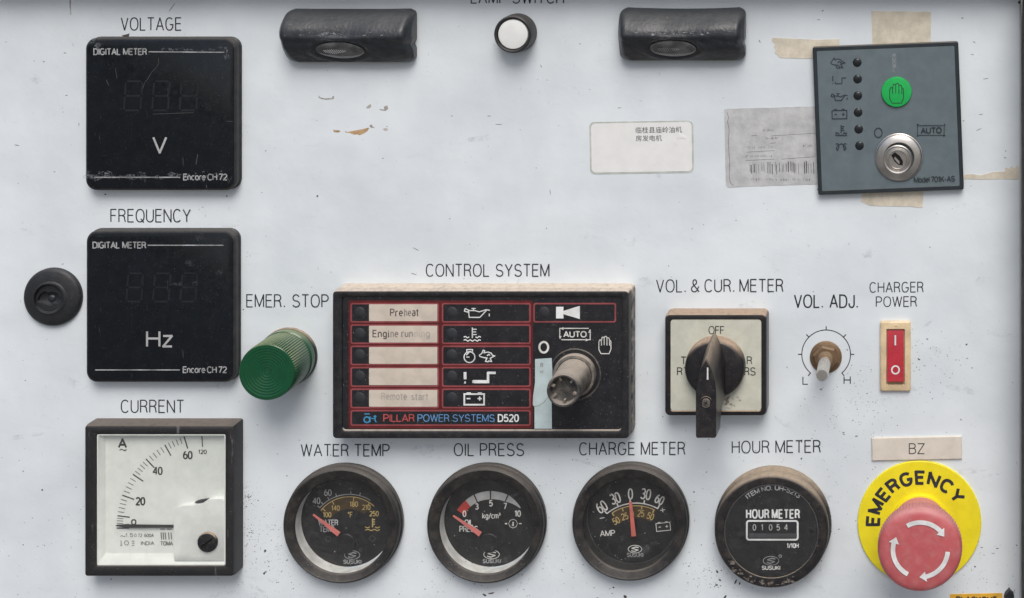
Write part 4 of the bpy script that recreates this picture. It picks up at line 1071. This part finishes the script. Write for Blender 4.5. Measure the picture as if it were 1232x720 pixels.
for i in range(6):
    A1 = R(20+60*i+8*math.sin(i)); b = B(o); x, y = kb[0]+13.4*math.cos(A1), kb[1]+13.4*math.sin(A1)
    b.slab(rot(rr(x-2.2, y-1.1, x+2.2, y+1.1, .4, 1), x, y, math.degrees(A1)), tp-8, tp-2.5+.5*math.sin(i*2)); b.build('ward', 'stem', st)
# loose pale tape by the switch
b = B((655, 475)); q = UL(Z(520, 310, 3, [(372,366),(432,362),(434,400),(436,470),(432,520),(433,617),(370,617),(370,540),(364,530),(365,500),(372,450)]), hf)
b.loft([(q, hf+.75), (q, hf+1.1)], True, True)
tp_o = b.build('tape_tab', 'tape_blue', smooth=0); single(tp_o, 'pale blue paper strip stuck on the control unit left of its key switch', 'tape', (655, 475))
b = B((655, 475)); lines(b, [Z(635, 425, 6.54, p) for p in ([(98,80),(122,80)], [(98,90),(124,90)], [(98,100),(122,100)], [(104,76),(104,108)], [(118,76),(118,108)], [(98,140),(124,140)], [(98,148),(115,156)], [(122,132),(120,156)], [(62,545),(66,552)])], .55, hf, hf+1.2)
b.build('faint_print', 'fade2', tp_o, kind='stuff', smooth=0)
b = B((655, 475)); lines(b, [Z(635, 425, 6.54, [(52,418),(90,412),(130,385),(160,345)])], .6, hf, hf+1.22); b.build('crease', 'am_grey', tp_o, smooth=0)

# ================================================================== SELECTOR SWITCH
h = 25
a = U(799.5, 378.3, h); c = U(922.5, 501, h); o = ((a[0]+c[0])/2, (a[1]+c[1])/2)
e = thing('selector_switch', 'cream square selector switch with a black pointer handle turned to OFF', 'switch', o)
a1 = (a[0]+7, a[1]+6.5); c1 = (c[0]-6.5, c[1]-6.5); n = 5
TT = lambda p: rot(p, *o, .2)
b = B(o)
b.loft([(rr(a[0], a[1], c[0], c[1], 6, n), 0), (rr(a[0], a[1], c[0], c[1], 6, n), h-5), (rr(a[0]+.2, a[1]+.2, c[0]-.2, c[1]-.2, 6, n), h-2.5), (rr(a[0]+1, a[1]+1, c[0]-1, c[1]-1, 5.4, n), h-.6), (rr(a[0]+2.6, a[1]+2.6, c[0]-2.6, c[1]-2.6, 4.6, n), h),
        (rr(a1[0]-1, a1[1]-1, c1[0]+1, c1[1]+1, 4, n), h), (rr(a1[0], a1[1], c1[0], c1[1], 3.4, n), h-1)], True, False); b.build('frame', 'sel_black', e)
b = B(o); b.flat(rr(a1[0]+.1, a1[1]+.1, c1[0]-.1, c1[1]-.1, 3.4, n), h-.9); b.build('plate', 'cream_plate', e, smooth=0)
hf = h-.9
b = B(o)
text(b, 'OFF', 853, 871.2, 393, 402, 1.05, hf); text(b, 'R', 899, 904.6, 429.5, 438, 1.1, hf); text(b, 'RS', 896, 908.6, 442.5, 451.5, 1.1, hf)
text(b, 'T', 819.5, 825.5, 429.6, 438.2, 1.1, hf); text(b, 'RT', 815, 828.5, 442.6, 451.4, 1.1, hf)
b.build('position_letters', 'ink', e, smooth=0)
px_, py_ = 864.6, 432.4
# stain below the knob
b = B(o)
for i in range(26): x, y = random.gauss(874, 6), random.gauss(483, 6); b.flat(UL(blob(x, y, random.uniform(1, 3.5), random.uniform(1, 3), 8, .4), hf), hf+.1+.004*i)
b.build('grime', 'smear_brown', e, kind='stuff', smooth=0)
b = B(o); b.lathe(px_, py_, [(35.6, hf+.1), (35.6, hf+5), (35.1, hf+10), (33.6, hf+12.6), (30, hf+14.2), (10, hf+14.8)], 72); b.build('knob_disc', 'sel_black', e)
def tear(nose, tail, hw, cx, r=2.5, sk=0):
    p = []; L = 42
    N = 12
    for i in range(N+1):                      # right side from nose down
        t = i/N; p.append((cx+sk*0+hw*math.sin(t*PI/2)**.78, nose+L*t))
    for i in range(1, 4): t = i/4; p.append((cx+hw, nose+L+(tail-r-nose-L)*t))
    for i in range(5): A1 = R(90*i/4); p.append((cx+hw-r+r*math.cos(A1), tail-r+r*math.sin(A1)))
    for i in range(5): A1 = R(90+90*i/4); p.append((cx-hw+r+r*math.cos(A1), tail-r+r*math.sin(A1)))
    for i in range(3, 0, -1): t = i/4; p.append((cx-hw, nose+L+(tail-r-nose-L)*t))
    for i in range(N, 0, -1): t = i/N; p.append((cx-hw*math.sin(t*PI/2)**.78, nose+L*t))
    return p
b = B(o)
b.loft([(tear(389.5, 468, 13.2, px_), hf+12), (tear(390, 468, 13, px_), 45), (tear(393, 470, 12.6, px_-.5), 60), (tear(396.5, 484, 12.3, px_-.9), 66), (tear(398, 492, 12.2, px_-1), 70), (tear(401.5, 493, 11.9, px_-1.4), 88), (tear(402.5, 493, 11.6, px_-1.5), 93.5), (tear(404.5, 492, 10.4, px_-1.5), 95)], True, True)
b.build('handle', 'sel_handle', e, smooth=30)
b = B(o); q = UL([(850.6, 442.5), (852.2, 442.5), (852.4, 457), (850.4, 457)], 95); b.slab(q, 95.02, 95.3); b.build('pointer_mark', 'white_bold', e, smooth=0)
sx, sy = U(849.6, 484, 94)
b = B(o); b.lathe(sx, sy, [(6.9, 95.05), (6.7, 95.6), (5.7, 95.6), (5.2, 95.1)], 32, False, False); b.build('screw_well', 'sel_black', e)
b = B(o); b.lathe(sx, sy+.5, [(4.9, 95.05), (4.6, 95.9), (3, 96.4)], 26); sw = b.build('screw', 'stem_dark', e)
b = B(o)
for i, A1 in enumerate((30, 120)): b.slab(rot(rr(sx-2.6, sy+.5-.45, sx+2.6, sy+.5+.45, 0, 0), sx, sy+.5, A1), 96.41+.01*i, 96.5+.02*i)
b.build('cross_slot', 'chrome_dark', sw, smooth=0)

# ================================================================== POTENTIOMETER
o = U(993.6, 430, 1.5)
e = thing('adjuster_shaft', 'splined metal adjuster shaft with a brass nut inside a printed arc', 'knob', o)
b = B(o); b.lathe(*o, [(19.2, 0), (19.2, 1.6), (18.4, 2.2), (10, 2.3)], 48); b.build('washer', 'brass', e)
b = B(o); hexo = lambda r: [(o[0]+r*math.cos(R(60*i+14)), o[1]+r*math.sin(R(60*i+14))) for i in range(6)]
b.loft([(hexo(15.4), 2.3), (hexo(15.4), 7.4), (hexo(13.8), 8.6)], False, True); b.build('hex_nut', 'brass', e, smooth=0)
b = B(o); b.lathe(*o, [(9.4, 8), (9.4, 16), (9.0, 17), (9.3, 18), (8.8, 21.5), (7.2, 22)], 36); b.build('bushing', 'brass', e)
b = B(o); n = 72; rings = []
for r, z, kn in ((7.3, 21, 0), (7.3, 30, 0), (7.3, 31, 1), (7.3, 67, 1), (6.7, 70, 1)):
    rings.append(([(o[0]+(r-(.55*kn if (i//2) % 2 else 0))*math.cos(2*PI*i/n), o[1]+(r-(.55*kn if (i//2) % 2 else 0))*math.sin(2*PI*i/n)) for i in range(n)], z))
b.loft(rings, False, True); b.build('splined_shaft', 'steel', e, smooth=25)

# ================================================================== ROCKER SWITCH
h = 5
o = U(1077.3, 429, h)
e = thing('rocker_switch', 'red rocker switch in an ivory frame under CHARGER POWER', 'switch', o)
a = U(1059, 387.3, h); c = U(1095.6, 471.2, h)
a1 = U(1066.6, 396.6, h); c1 = U(1088.4, 463.2, h)
b = B(o); n = 3
b.loft([(rr(a[0], a[1], c[0], c[1], 2.2, n), 0), (rr(a[0], a[1], c[0], c[1], 2.2, n), h-1.2), (rr(a[0]+1, a[1]+1, c[0]-1, c[1]-1, 1.6, n), h-.2), (rr(a[0]+2, a[1]+2, c[0]-2, c[1]-2, 1.2, n), h),
        (rr(a1[0]-.6, a1[1]-.6, c1[0]+.6, c1[1]+.6, 1, n), h), (rr(a1[0], a1[1], c1[0], c1[1], .6, n), h-.6), (rr(a1[0], a1[1], c1[0], c1[1], .6, n), .5)], True, True)
b.build('frame', 'rocker_frame', e)
b = B(o); b.lathe(*U(1078, 391.8, h), [(1.5, h), (1.4, h+.3), (.5, h+.6)], 12); b.build('moulding_pip', 'rocker_frame', e)
x0_, x1_ = a1[0]+.9, c1[0]-1.2; yt, yb = a1[1]+1, c1[1]-4.4; ym = (yt+yb)/2
b = B(o)
def px(zt_, zm, zb): return [(yt, zt_), (ym-6, zm), (ym+6, zm), (yb, zb)]
pr = [(yt, .6), (yt, 2.6), (yt+2, 3.4), (ym, 4.6), (yb-3, 8.6), (yb-.8, 8.8), (yb, 8), (yb+2.8, .6)]
L = [b.add(x0_, y, z) for y, z in pr]; Rg = [b.add(x1_, y, z) for y, z in pr]
for i in range(len(pr)-1): b.f.append((L[i], L[i+1], Rg[i+1], Rg[i]))
b.f.append(tuple(L)); b.f.append(tuple(Rg[::-1])); rk = b.build('rocker', 'rocker_red', e, smooth=20)
b = B(o); q = U(1077.2, 403.5, 4)[1]; q1 = U(1077, 415.5, 4)[1]; xc = U(1077.2, 400, 4)[0]
b.f.append(tuple([b.add(xc-1, q, 4.15), b.add(xc+1, q, 4.15), b.add(xc+1, q1, 4.95), b.add(xc-1, q1, 4.95)])); 
cc = U(1077.4, 445.2, 7); N = 26; I = []; O_ = []
def zr(y): return 4.6+(y-ym)/(yb-3-ym)*4+.2
for i in range(N):
    A1 = 2*PI*i/N; x, y = cc[0]+5.3*math.cos(A1), cc[1]+5.3*math.sin(A1); O_.append(b.add(x, y, zr(y))); x, y = cc[0]+3.6*math.cos(A1), cc[1]+3.6*math.sin(A1); I.append(b.add(x, y, zr(y)))
for i in range(N): j = (i+1) % N; b.f.append((O_[i], O_[j], I[j], I[i]))
b.build('on_off_marks', 'white_bold', rk, smooth=0)

# ================================================================== BZ NAMEPLATE
o = U(1103, 539.5, 3)
e = thing('nameplate', 'cream plastic nameplate reading BZ above the emergency stop', 'nameplate', o)
q = UL([(1048.6, 527.3), (1157.2, 525.2), (1157.6, 552.6), (1049.2, 554.8)], 3); q2 = [(o[0]+(x-o[0])*.985, o[1]+(y-o[1])*.95) for x, y in q]
b = B(o); b.loft([(q, 0), (q, 2.2), (q2, 3)], True, True); b.build('plate', 'plate_cream', e, smooth=0)
b = B(o); text(b, 'BZ', 1094, 1112, 534, 546, 1.15, 3); b.build('lettering', 'am_ink', e, smooth=0)

# ================================================================== EMERGENCY STOP
o = U(1106.2, 629.5, 3)
e = thing('emergency_stop', 'faded red mushroom emergency stop button on a round yellow plate', 'button', o)
b = B(o); b.lathe(*o, [(74.4, 0), (74.4, 2.2), (73.6, 3), (30, 3)], 96, True, True); b.build('yellow_plate', 'yellow', e)
b = B(o); arctext(b, 'EMERGENCY', 1106.5, 631, 49.5, -16, 149, 13.8, 3.7, 3, gap=.32); b.build('lettering', 'ink', e, smooth=0)
oc = (o[0]+.8, o[1]-1)
b = B(o); b.lathe(*oc, [(34.5, 3), (34.5, 6.5), (33.4, 8), (31, 8.4)], 72); b.build('collar_ring', 'yellow', e)
b = B(o); b.lathe(*oc, [(32, 8), (31.5, 12), (30, 30), (29, 58)], 64); b.build('neck', 'red_head', e)
b = B(o)
n = 160
b.lathe(*oc, [(29, 57), (44, 58), (47.6, 60), (49.0, 63), (49.0, 73), (48.4, 76.5)], n, False, False, 1, -.018, (58.5, 75))
hd_ = B(o); hd_.lathe(*oc, [(48.4, 76.5), (47, 79.6), (44.6, 81.6), (40.4, 82.8), (33.5, 83.5), (20, 84.1), (8, 84.3)], 96)
mh = hd_.build('mushroom_head', 'red_head', e); b.build('knurled_rim', 'red_head', mh, smooth=25)
def aarrow(a0, a1, name='arrow'):
    """white turning arrow from a0 to a1 (degrees, 0 = right, 90 = up)"""
    b = B(o); hx, hy = U(1107.3, 661.6, 84); r = 31.4; zz = lambda rad: 70.75
    N = 16; wv = 2.6; L = []; Rg = []
    ae = a1+ (10 if a1 < a0 else -10)
    for i in range(N+1):
        A1 = R(a0+(ae-a0)*i/N)
        L.append(b.add(hx+(r+wv)*math.cos(A1), hy-(r+wv)*math.sin(A1), 84.5)); Rg.append(b.add(hx+(r-wv)*math.cos(A1), hy-(r-wv)*math.sin(A1), 84.5))
    for i in range(N): b.f.append((L[i], L[i+1], Rg[i+1], Rg[i]))
    A1, A2 = R(ae), R(a1-4 if a1 < a0 else a1+4)
    b.f.append((b.add(hx+(r+6)*math.cos(A1), hy-(r+6)*math.sin(A1), 84.55), b.add(hx+r*math.cos(A2), hy-r*math.sin(A2), 84.55), b.add(hx+(r-6)*math.cos(A1), hy-(r-6)*math.sin(A1), 84.55)))
    return b.build(name, 'white_bold', mh, smooth=0)
aarrow(119, 33); aarrow(-4, -88); aarrow(-117, -204)

# ================================================================== AMBER LABEL AND TAB (lower right corner)
o = (1175, 735)
e = thing('amber_label', 'amber label with dark lettering cut off by the lower picture edge', 'label', o)
b = B(o); q = [(1143, 715), (1206, 713.6), (1206.4, 756), (1143.4, 757)]; b.slab(q, 0, .6); b.build('label_sheet', 'amber', e, smooth=0)
b = B(o); text(b, 'BLACKOUT', 1151, 1199, 718.2, 727, 1.7, 0, .75); b.build('lettering', 'ink', e, smooth=0)
o = (1214, 720)
b = B(o); q = [(1214, 706.5), (1216, 709.5), (1219, 712), (1220, 716), (1219.6, 722), (1217, 732), (1211, 732), (1208.4, 722), (1207.6, 716), (1209.4, 711.6), (1212, 709)]
qi = [(1214+(x-1214)*.7, 719+(y-719)*.8) for x, y in q]
b.loft([(q, 0), (q, 3), (qi, 5.5)], True, True); ob = b.build('rubber_tab', 'rubber'); single(ob, 'small pointed black tab in the lower right corner beside the amber label', 'tab', o)

# ================================================================== ROUND GAUGES
def logo(b, b2, cx, cy, rx, hd, name_y, ww):
    lines(b, [circ(cx, cy, rx, 24, rx*.56)], .75, hd, closed=True)
    lines(b, [[(cx+rx*.55, cy-rx*.22), (cx+rx*.1, cy-rx*.32), (cx-rx*.45, cy-rx*.12), (cx-.2, cy), (cx+rx*.45, cy+rx*.12), (cx-rx*.1, cy+rx*.34), (cx-rx*.55, cy+rx*.22)]], 1.3, hd)
    text(b2, 'SUSUKI', cx-ww/2, cx+ww/2, name_y-2.1, name_y+2.1, .95, hd, gap=.2)
def gauge(fx_, fy_, rf, label, op, cup, dialf, bez='bezel', h=17):
    """front circle centre/radius as measured, opening op=(x,y,r)"""
    o = U(fx_, fy_, h); k = (D-h)/D; r = rf*k
    e = thing('round_gauge', label, 'gauge', o, 'round black gauges in the bottom row')
    ox, oy = U(op[0], op[1], h-2); ro = op[2]*k
    n = 96; b = B(o)
    def C(cx, cy, r): return circ(cx, cy, r, n)
    b.loft([(C(*o, r-.6), 0), (C(*o, r+.3), 2.5), (C(*o, r+.4), h*.42), (C(*o, r-1.2), h*.5), (C(*o, r-.9), h*.62), (C(*o, r-.8), h-3.4), (C(*o, r-2), h-1.2), (C(*o, r-4), h-.2),
            (C((o[0]*2+ox)/3, (o[1]*2+oy)/3, r*.62+ro*.38), h-.9), (C(ox, oy, ro+1.4), h-1.9), (C(ox, oy, ro+.5), h-2.6), (C(ox, oy, ro), h-4.6)], False, False)
    b.build('bezel', bez, e, smooth=45)
    b = B(o); b.loft([(C(ox, oy, ro+.2), h-3.9), (C(ox, oy, ro+.2), -7)], False, False); b.build('cup_wall', cup, e)
    hd = -5.4
    b = B(o); b.flat(C(ox, oy, ro+.3), hd+.2); b.build('dial', 'dial', e, smooth=0)
    if cup == 'cup_dark':
        b = B(o); b.loft([(C(ox, oy, ro-.1), hd+1.2), (C(ox, oy, ro-1.0), hd+1.3)], False, False); b.build('dial_rim', 'dim_print', e)
    dialf(e, o, hd+.2)
    b = B(o); b.loft([(C(ox, oy, ro-.2), h-4.6), (C(ox, oy, ro-.2), h-4.2)], True, True); b.build('glass', 'glass', e, smooth=0)
    return e
def needle(e, o, p0, p1, w0, w1, m, z=2.5):
    P0, P1 = Vector(U(*p0, z)), Vector(U(*p1, z)); d = (P1-P0).normalized(); nn = Vector((-d.y, d.x))
    q = [P0+nn*w0/2, P1+nn*w1/2, P1-nn*w1/2, P0-nn*w0/2]; q = [tuple(v) for v in q]
    b = B(o); b.slab(q, z-1, z); return b.build('needle', m, e, smooth=0)
def hub(e, o, x, y, r, z=-3):
    X, Y = U(x, y, z); b = B(o); b.lathe(X, Y, [(r, -6.4), (r, z-.8), (r-.8, z), (1, z+.1)], 36); b.build('hub', 'dial', e)
def d_water(e, o, hd):
    q = lambda p: Z(330, 550, 4.365, p)
    b = B(o); b.flat(UL(q(arcp(395, 402, 190, 142, 52, 20)+arcp(395, 402, 128, 52, 142, 20)), hd), hd+.05); b.build('gold_sector', 'gold_dark', e, smooth=0)
    w_ = B(o); g = B(o); w2 = B(o)
    lines(w_, [q(arcp(395, 402, 206, 139, 58, 30))], .9, hd); lines(g, [q(arcp(395, 402, 193, 141, 48, 30))], 1.0, hd)
    for A1 in (139, 132, 121, 109, 88, 75): lines(w_, [q([(395+206*math.cos(R(A1)), 402-206*math.sin(R(A1))), (395+222*math.cos(R(A1)), 402-222*math.sin(R(A1)))])], .9, hd)
    for A1 in (137, 118, 83, 57): lines(g, [q([(395+193*math.cos(R(A1)), 402-193*math.sin(R(A1))), (395+172*math.cos(R(A1)), 402-172*math.sin(R(A1)))])], 1.1, hd)
    for t, x, y, s_ in (('40', 222, 230, 30), ('60', 282, 187, 30)): ctext(w_, t, *q([(x, y)])[0], s_/4.365, 1.1, hd)
    ctext(w2, '120', *q([(400, 168)])[0], 2.4, .5, hd); 
    for t, x, y in (('100', 278, 303), ('140', 322, 268), ('180', 418, 247), ('210', 484, 264), ('250', 525, 297)): ctext(g, t, *q([(x, y)])[0], 5.6, .95, hd)
    ctext(g, '°F', *q([(400, 303)])[0], 6.4, .9, hd)
    lines(g, [q(p) for p in ([(517, 322), (517, 368)], [(517, 328), (530, 328)], [(517, 340), (530, 340)], [(517, 352), (530, 352)])], 1.5, hd)
    lines(g, [q(p) for p in ([(478, 366), (490, 372), (502, 366)], [(530, 366), (542, 372), (556, 366)], [(478, 383), (495, 379), (510, 386), (527, 379), (542, 386), (556, 380)])], 1, hd)
    ctext(w_, 'WATER', *q([(284, 344)])[0], 6.2, 1.2, hd); ctext(w_, 'TEMP', *q([(277, 378)])[0], 6.2, 1.2, hd)
    lg = B(o); logo(w_, lg, *q([(410, 514)])[0], 9.2, hd, 550+550/4.365, 21); lines(w2, [q(circ(453, 488, 7, 10)), q(circ(284, 430, 14, 8)), q(circ(515, 428, 18, 4))], .5, hd, closed=True)
    w_.build('white_scale', 'grey_print', e, smooth=0); g.build('gold_scale', 'gold_print', e, smooth=0); w2.build('faint_marks', 'dim_print', e, kind='stuff', smooth=0); lg.build('maker_lettering', 'grey_print', e, smooth=0)
    hub(e, o, *q([(372, 458)])[0], 12)
    needle(e, o, *q([(203, 303), (338, 407)]), 1.6, 6.0, 'needle_pink')
def d_oil(e, o, hd):
    q = lambda p: Z(505, 550, 4.365, p)
    b = B(o)
    def band(b, a0, a1, r0a, r0b, r1a, r1b):
        N = 14; L = []; Rg = []
        for i in range(N+1):
            t = i/N; A1 = R(a0+(a1-a0)*t)
            for rr2, lst in ((r0a+(r0b-r0a)*t, L), (r1a+(r1b-r1a)*t, Rg)):
                x, y = U(*q([(375+rr2*math.cos(A1), 400-rr2*math.sin(A1))])[0], hd); lst.append(b.add(x, y, hd+.1))
        for i in range(N): b.f.append((L[i], L[i+1], Rg[i+1], Rg[i]))
    band(b, 128, 115, 218, 221, 176, 178); band(b, 113, 92, 221, 221, 178, 178); band(b, 90, 67, 221, 219, 178, 181); band(b, 65, 41, 219, 205, 182, 200)
    b.build('white_band', 'band_white', e, smooth=0)
    b = B(o); band(b, 146, 128, 216, 218, 172, 176); b.build('red_band', 'band_red', e, smooth=0)
    w_ = B(o)
    for t, x, y in (('0', 235, 298), ('3', 300, 260), ('5', 374, 243), ('7', 449, 258), ('10', 515, 297)): ctext(w_, t, *q([(x, y)])[0], 6.6, 1.2, hd)
    ctext(w_, 'kg/cm³', *q([(377, 308)])[0], 6.2, 1.0, hd)
    ctext(w_, 'OIL', *q([(258, 344)])[0], 6.4, 1.2, hd); ctext(w_, 'PRESS', *q([(258, 377)])[0], 6.4, 1.2, hd)
    lines(w_, [q([(448, 349), (460, 349)]), q([(522, 349), (536, 349)]), q([(491, 340), (491, 362)])], 1.4, hd)
    lines(w_, [q(circ(491, 349, 23, 8))], .5, hd, closed=True)
    lg = B(o); logo(w_, lg, *q([(378, 511)])[0], 9.4, hd, 550+547/4.365, 21)
    w_.build('white_scale', 'white_print', e, smooth=0); lg.build('maker_lettering', 'grey_print', e, smooth=0)
    hub(e, o, *q([(362, 455)])[0], 11.6)
    needle(e, o, *q([(175, 309), (318, 407)]), 1.6, 6.0, 'needle_pink')
def d_charge(e, o, hd):
    q = lambda p: Z(680, 550, 4.365, p)
    cx, cy = 372, 480
    b = B(o); b.flat(UL(q(arcp(cx, cy, 224, 126, 62, 20)+arcp(cx, cy, 160, 62, 126, 20)), hd), hd+.05); b.build('gold_sector', 'gold_dark', e, smooth=0)
    w_ = B(o); g = B(o)
    lines(w_, [q(arcp(cx, cy, 238, 130, 61, 30))], 1.3, hd); lines(g, [q(arcp(cx, cy, 224, 124, 64, 30))], 1.1, hd)
    for A1 in (130, 113, 97, 80, 61.5): lines(w_, [q([(cx+238*math.cos(R(A1)), cy-238*math.sin(R(A1))), (cx+258*math.cos(R(A1)), cy-258*math.sin(R(A1)))])], 1.5, hd)
    for A1 in (124, 109, 97, 82, 65): lines(g, [q([(cx+224*math.cos(R(A1)), cy-224*math.sin(R(A1))), (cx+206*math.cos(R(A1)), cy-206*math.sin(R(A1)))])], 1.4, hd)
    for t, x, y, an, hh in (('60', 192, 262, -32, 12), ('30', 263, 217, -18, 12), ('0', 343, 194, -2, 12), ('30', 424, 195, 10, 12), ('60', 496, 224, 26, 10)): ctext(w_, t, *q([(x, y)])[0], hh, 1.6, hd, an, .78)
    for t, x, y, an in (('50', 268, 335, -28), ('25', 313, 312, -14), ('0', 352, 300, 0), ('25', 398, 296, 6), ('50', 448, 311, 20)): ctext(g, t, *q([(x, y)])[0], 7.4, 1.05, hd, an, .85)
    ctext(w_, 'AMP', *q([(223, 400)])[0], 6.4, 1.0, hd, -3, 1.25); lines(w_, [q([(182, 322), (207, 318)]), q([(500, 280), (524, 276)]), q([(510, 268), (514, 290)])], .8, hd)
    lines(w_, [rot(p, 680+515/4.365, 550+364/4.365, -6) for p in ic_batt(680+515/4.365, 550+364/4.365, .70)], .8, hd)
    lg = B(o); logo(w_, lg, *q([(367, 483)])[0], 8.2, hd, 550+514/4.365, 19)
    w_.build('white_scale', 'white_print', e, smooth=0); g.build('gold_scale', 'gold_print', e, smooth=0); lg.build('maker_lettering', 'grey_print', e, smooth=0)
    needle(e, o, *q([(342, 236), (360, 417)]), 3.2, 5.6, 'needle')
gauge(409.6, 633.6, 71, 'black round gauge with a white crescent and gold 100 to 250 scale, under WATER TEMP', (411.0, 634.2, 57), 'cup', d_water)
gauge(583, 633.4, 71.2, 'black round gauge with a red and white band and kg/cm³ scale, under OIL PRESS', (585, 634.2, 57), 'cup', d_oil)
gauge(757.0, 631.3, 70.2, 'black round gauge with its red needle upright at 0, under CHARGE METER', (757.4, 631.6, 55.8), 'cup_dark', d_charge)

# hour meter
h = 25
o = U(928, 640.3, h); k = (D-h)/D; r = 69*k
e = thing('round_gauge', 'black round hour meter with a small number window, its rim dusty brown on top', 'gauge', o, 'round black gauges in the bottom row')
n = 96; C = lambda rad: circ(*o, rad, n)
b = B(o)
b.loft([(C(r+1.6), 0), (C(r+2.2), 3), (C(r+1.8), 7), (C(r-1.2), 9.5), (C(r-2), 10.4), (C(r-.4), 12), (C(r), 14), (C(r-.2), h-4), (C(r-1.6), h-1.4), (C(r-5), h-.2), (C(r-12.2), h-1), (C(r-13), h-2.2)], True, False)
b.build('bezel', 'bezel_hour', e, smooth=45)
b = B(o); b.loft([(C(r-12.2), h-1.05), (C(r-12.2), h-.5), (C(r-13), h-.5)], False, False); b.build('glass_rim', 'dim_print', e)
b = B(o); b.flat(C(r-12.5), h-2.1); b.build('dial', 'dial', e, smooth=0)
hd = h-2.1; q = lambda p: Z(855, 550, 4.365, p)
w_ = B(o)
text(w_, 'HOUR METER', 898.4, 961.6, 613.6, 623.3, 1.85, hd, gap=.3, space=.26)
lines(w_, [rr(898.6, 626.8, 959.8, 649.4, 2.6, 3)], 2.1, hd, closed=True)
text(w_, '1/10H', 947, 960.5, 654, 659, 1.0, hd)
w_.build('bold_lettering', 'white_bold', e, smooth=0)
w_ = B(o); lg = B(o)
logo(w_, lg, *q([(317, 545)])[0], 9.4, hd, 550+582/4.365, 21.5); lines(w_, [q(circ(365, 521, 7, 10))], .9, hd, closed=True)
arctext(w_, 'ITEM NO. UH-5213', 931, 640, 50.5, -1, 74, 5.0, 1.0, hd)
w_.build('small_lettering', 'grey_print', e, smooth=0); lg.build('maker_lettering', 'white_print', e, smooth=0)
A1 = U(900, 628, hd); C1 = U(958.6, 648.2, hd)
b = B(o); b.flat([A1, (C1[0], A1[1]), C1, (A1[0], C1[1])], hd+.05); cw = b.build('counter_window', 'd_black', e, smooth=0)
for i, (ch, x) in enumerate(zip('01054', (230, 271, 315, 355, 396))):
    X = 855+x/4.365; A1 = U(X-4.2, 629.6, hd); C1 = U(X+4.2, 640.2, hd)
    b = B(o); b.box(A1[0], A1[1], C1[0], C1[1], hd+.06, hd+.3); wh = b.build('number_wheel', 'dial', e, smooth=0)
    b = B(o); ctext(b, ch, X, 634.6, 6.6, 1.05, hd, 0, 1.0, hd+.4); b.build('digit', 'band_white', wh, smooth=0)
b = B(o); A1 = U(901.5, 642, hd); C1 = U(957.5, 647, hd); b.box(*A1, *C1, hd+.06, hd+.35); b.build('counter_bar', mat('counter_grey', (.06, .065, .07), .4), e, smooth=0)
b = B(o); X, Y = U(855+530/4.365, 550+385/4.365, hd); b.lathe(X, Y, [(3.4, hd), (3, hd+.6), (1, hd+1)], 18); b.build('dimple', 'dial', e)
b = B(o); b.loft([(C(r-12.6), h-1.5), (C(r-12.6), h-1.2)], True, True); b.build('glass', 'glass', e, smooth=0)
# ochre dust settled round the lower rim of the hour meter
b = B(o)
for i in range(40):
    A1 = R(random.uniform(215, 300)); rad = r-7+random.gauss(0, 1.6); b.flat(blob(o[0]+rad*math.cos(A1), o[1]-rad*math.sin(A1), random.uniform(1, 4), random.uniform(.7, 1.6), 8, .5), h+.05+.003*i)
b.build('dust_marks', 'smear_brown', e, kind='stuff', smooth=0)
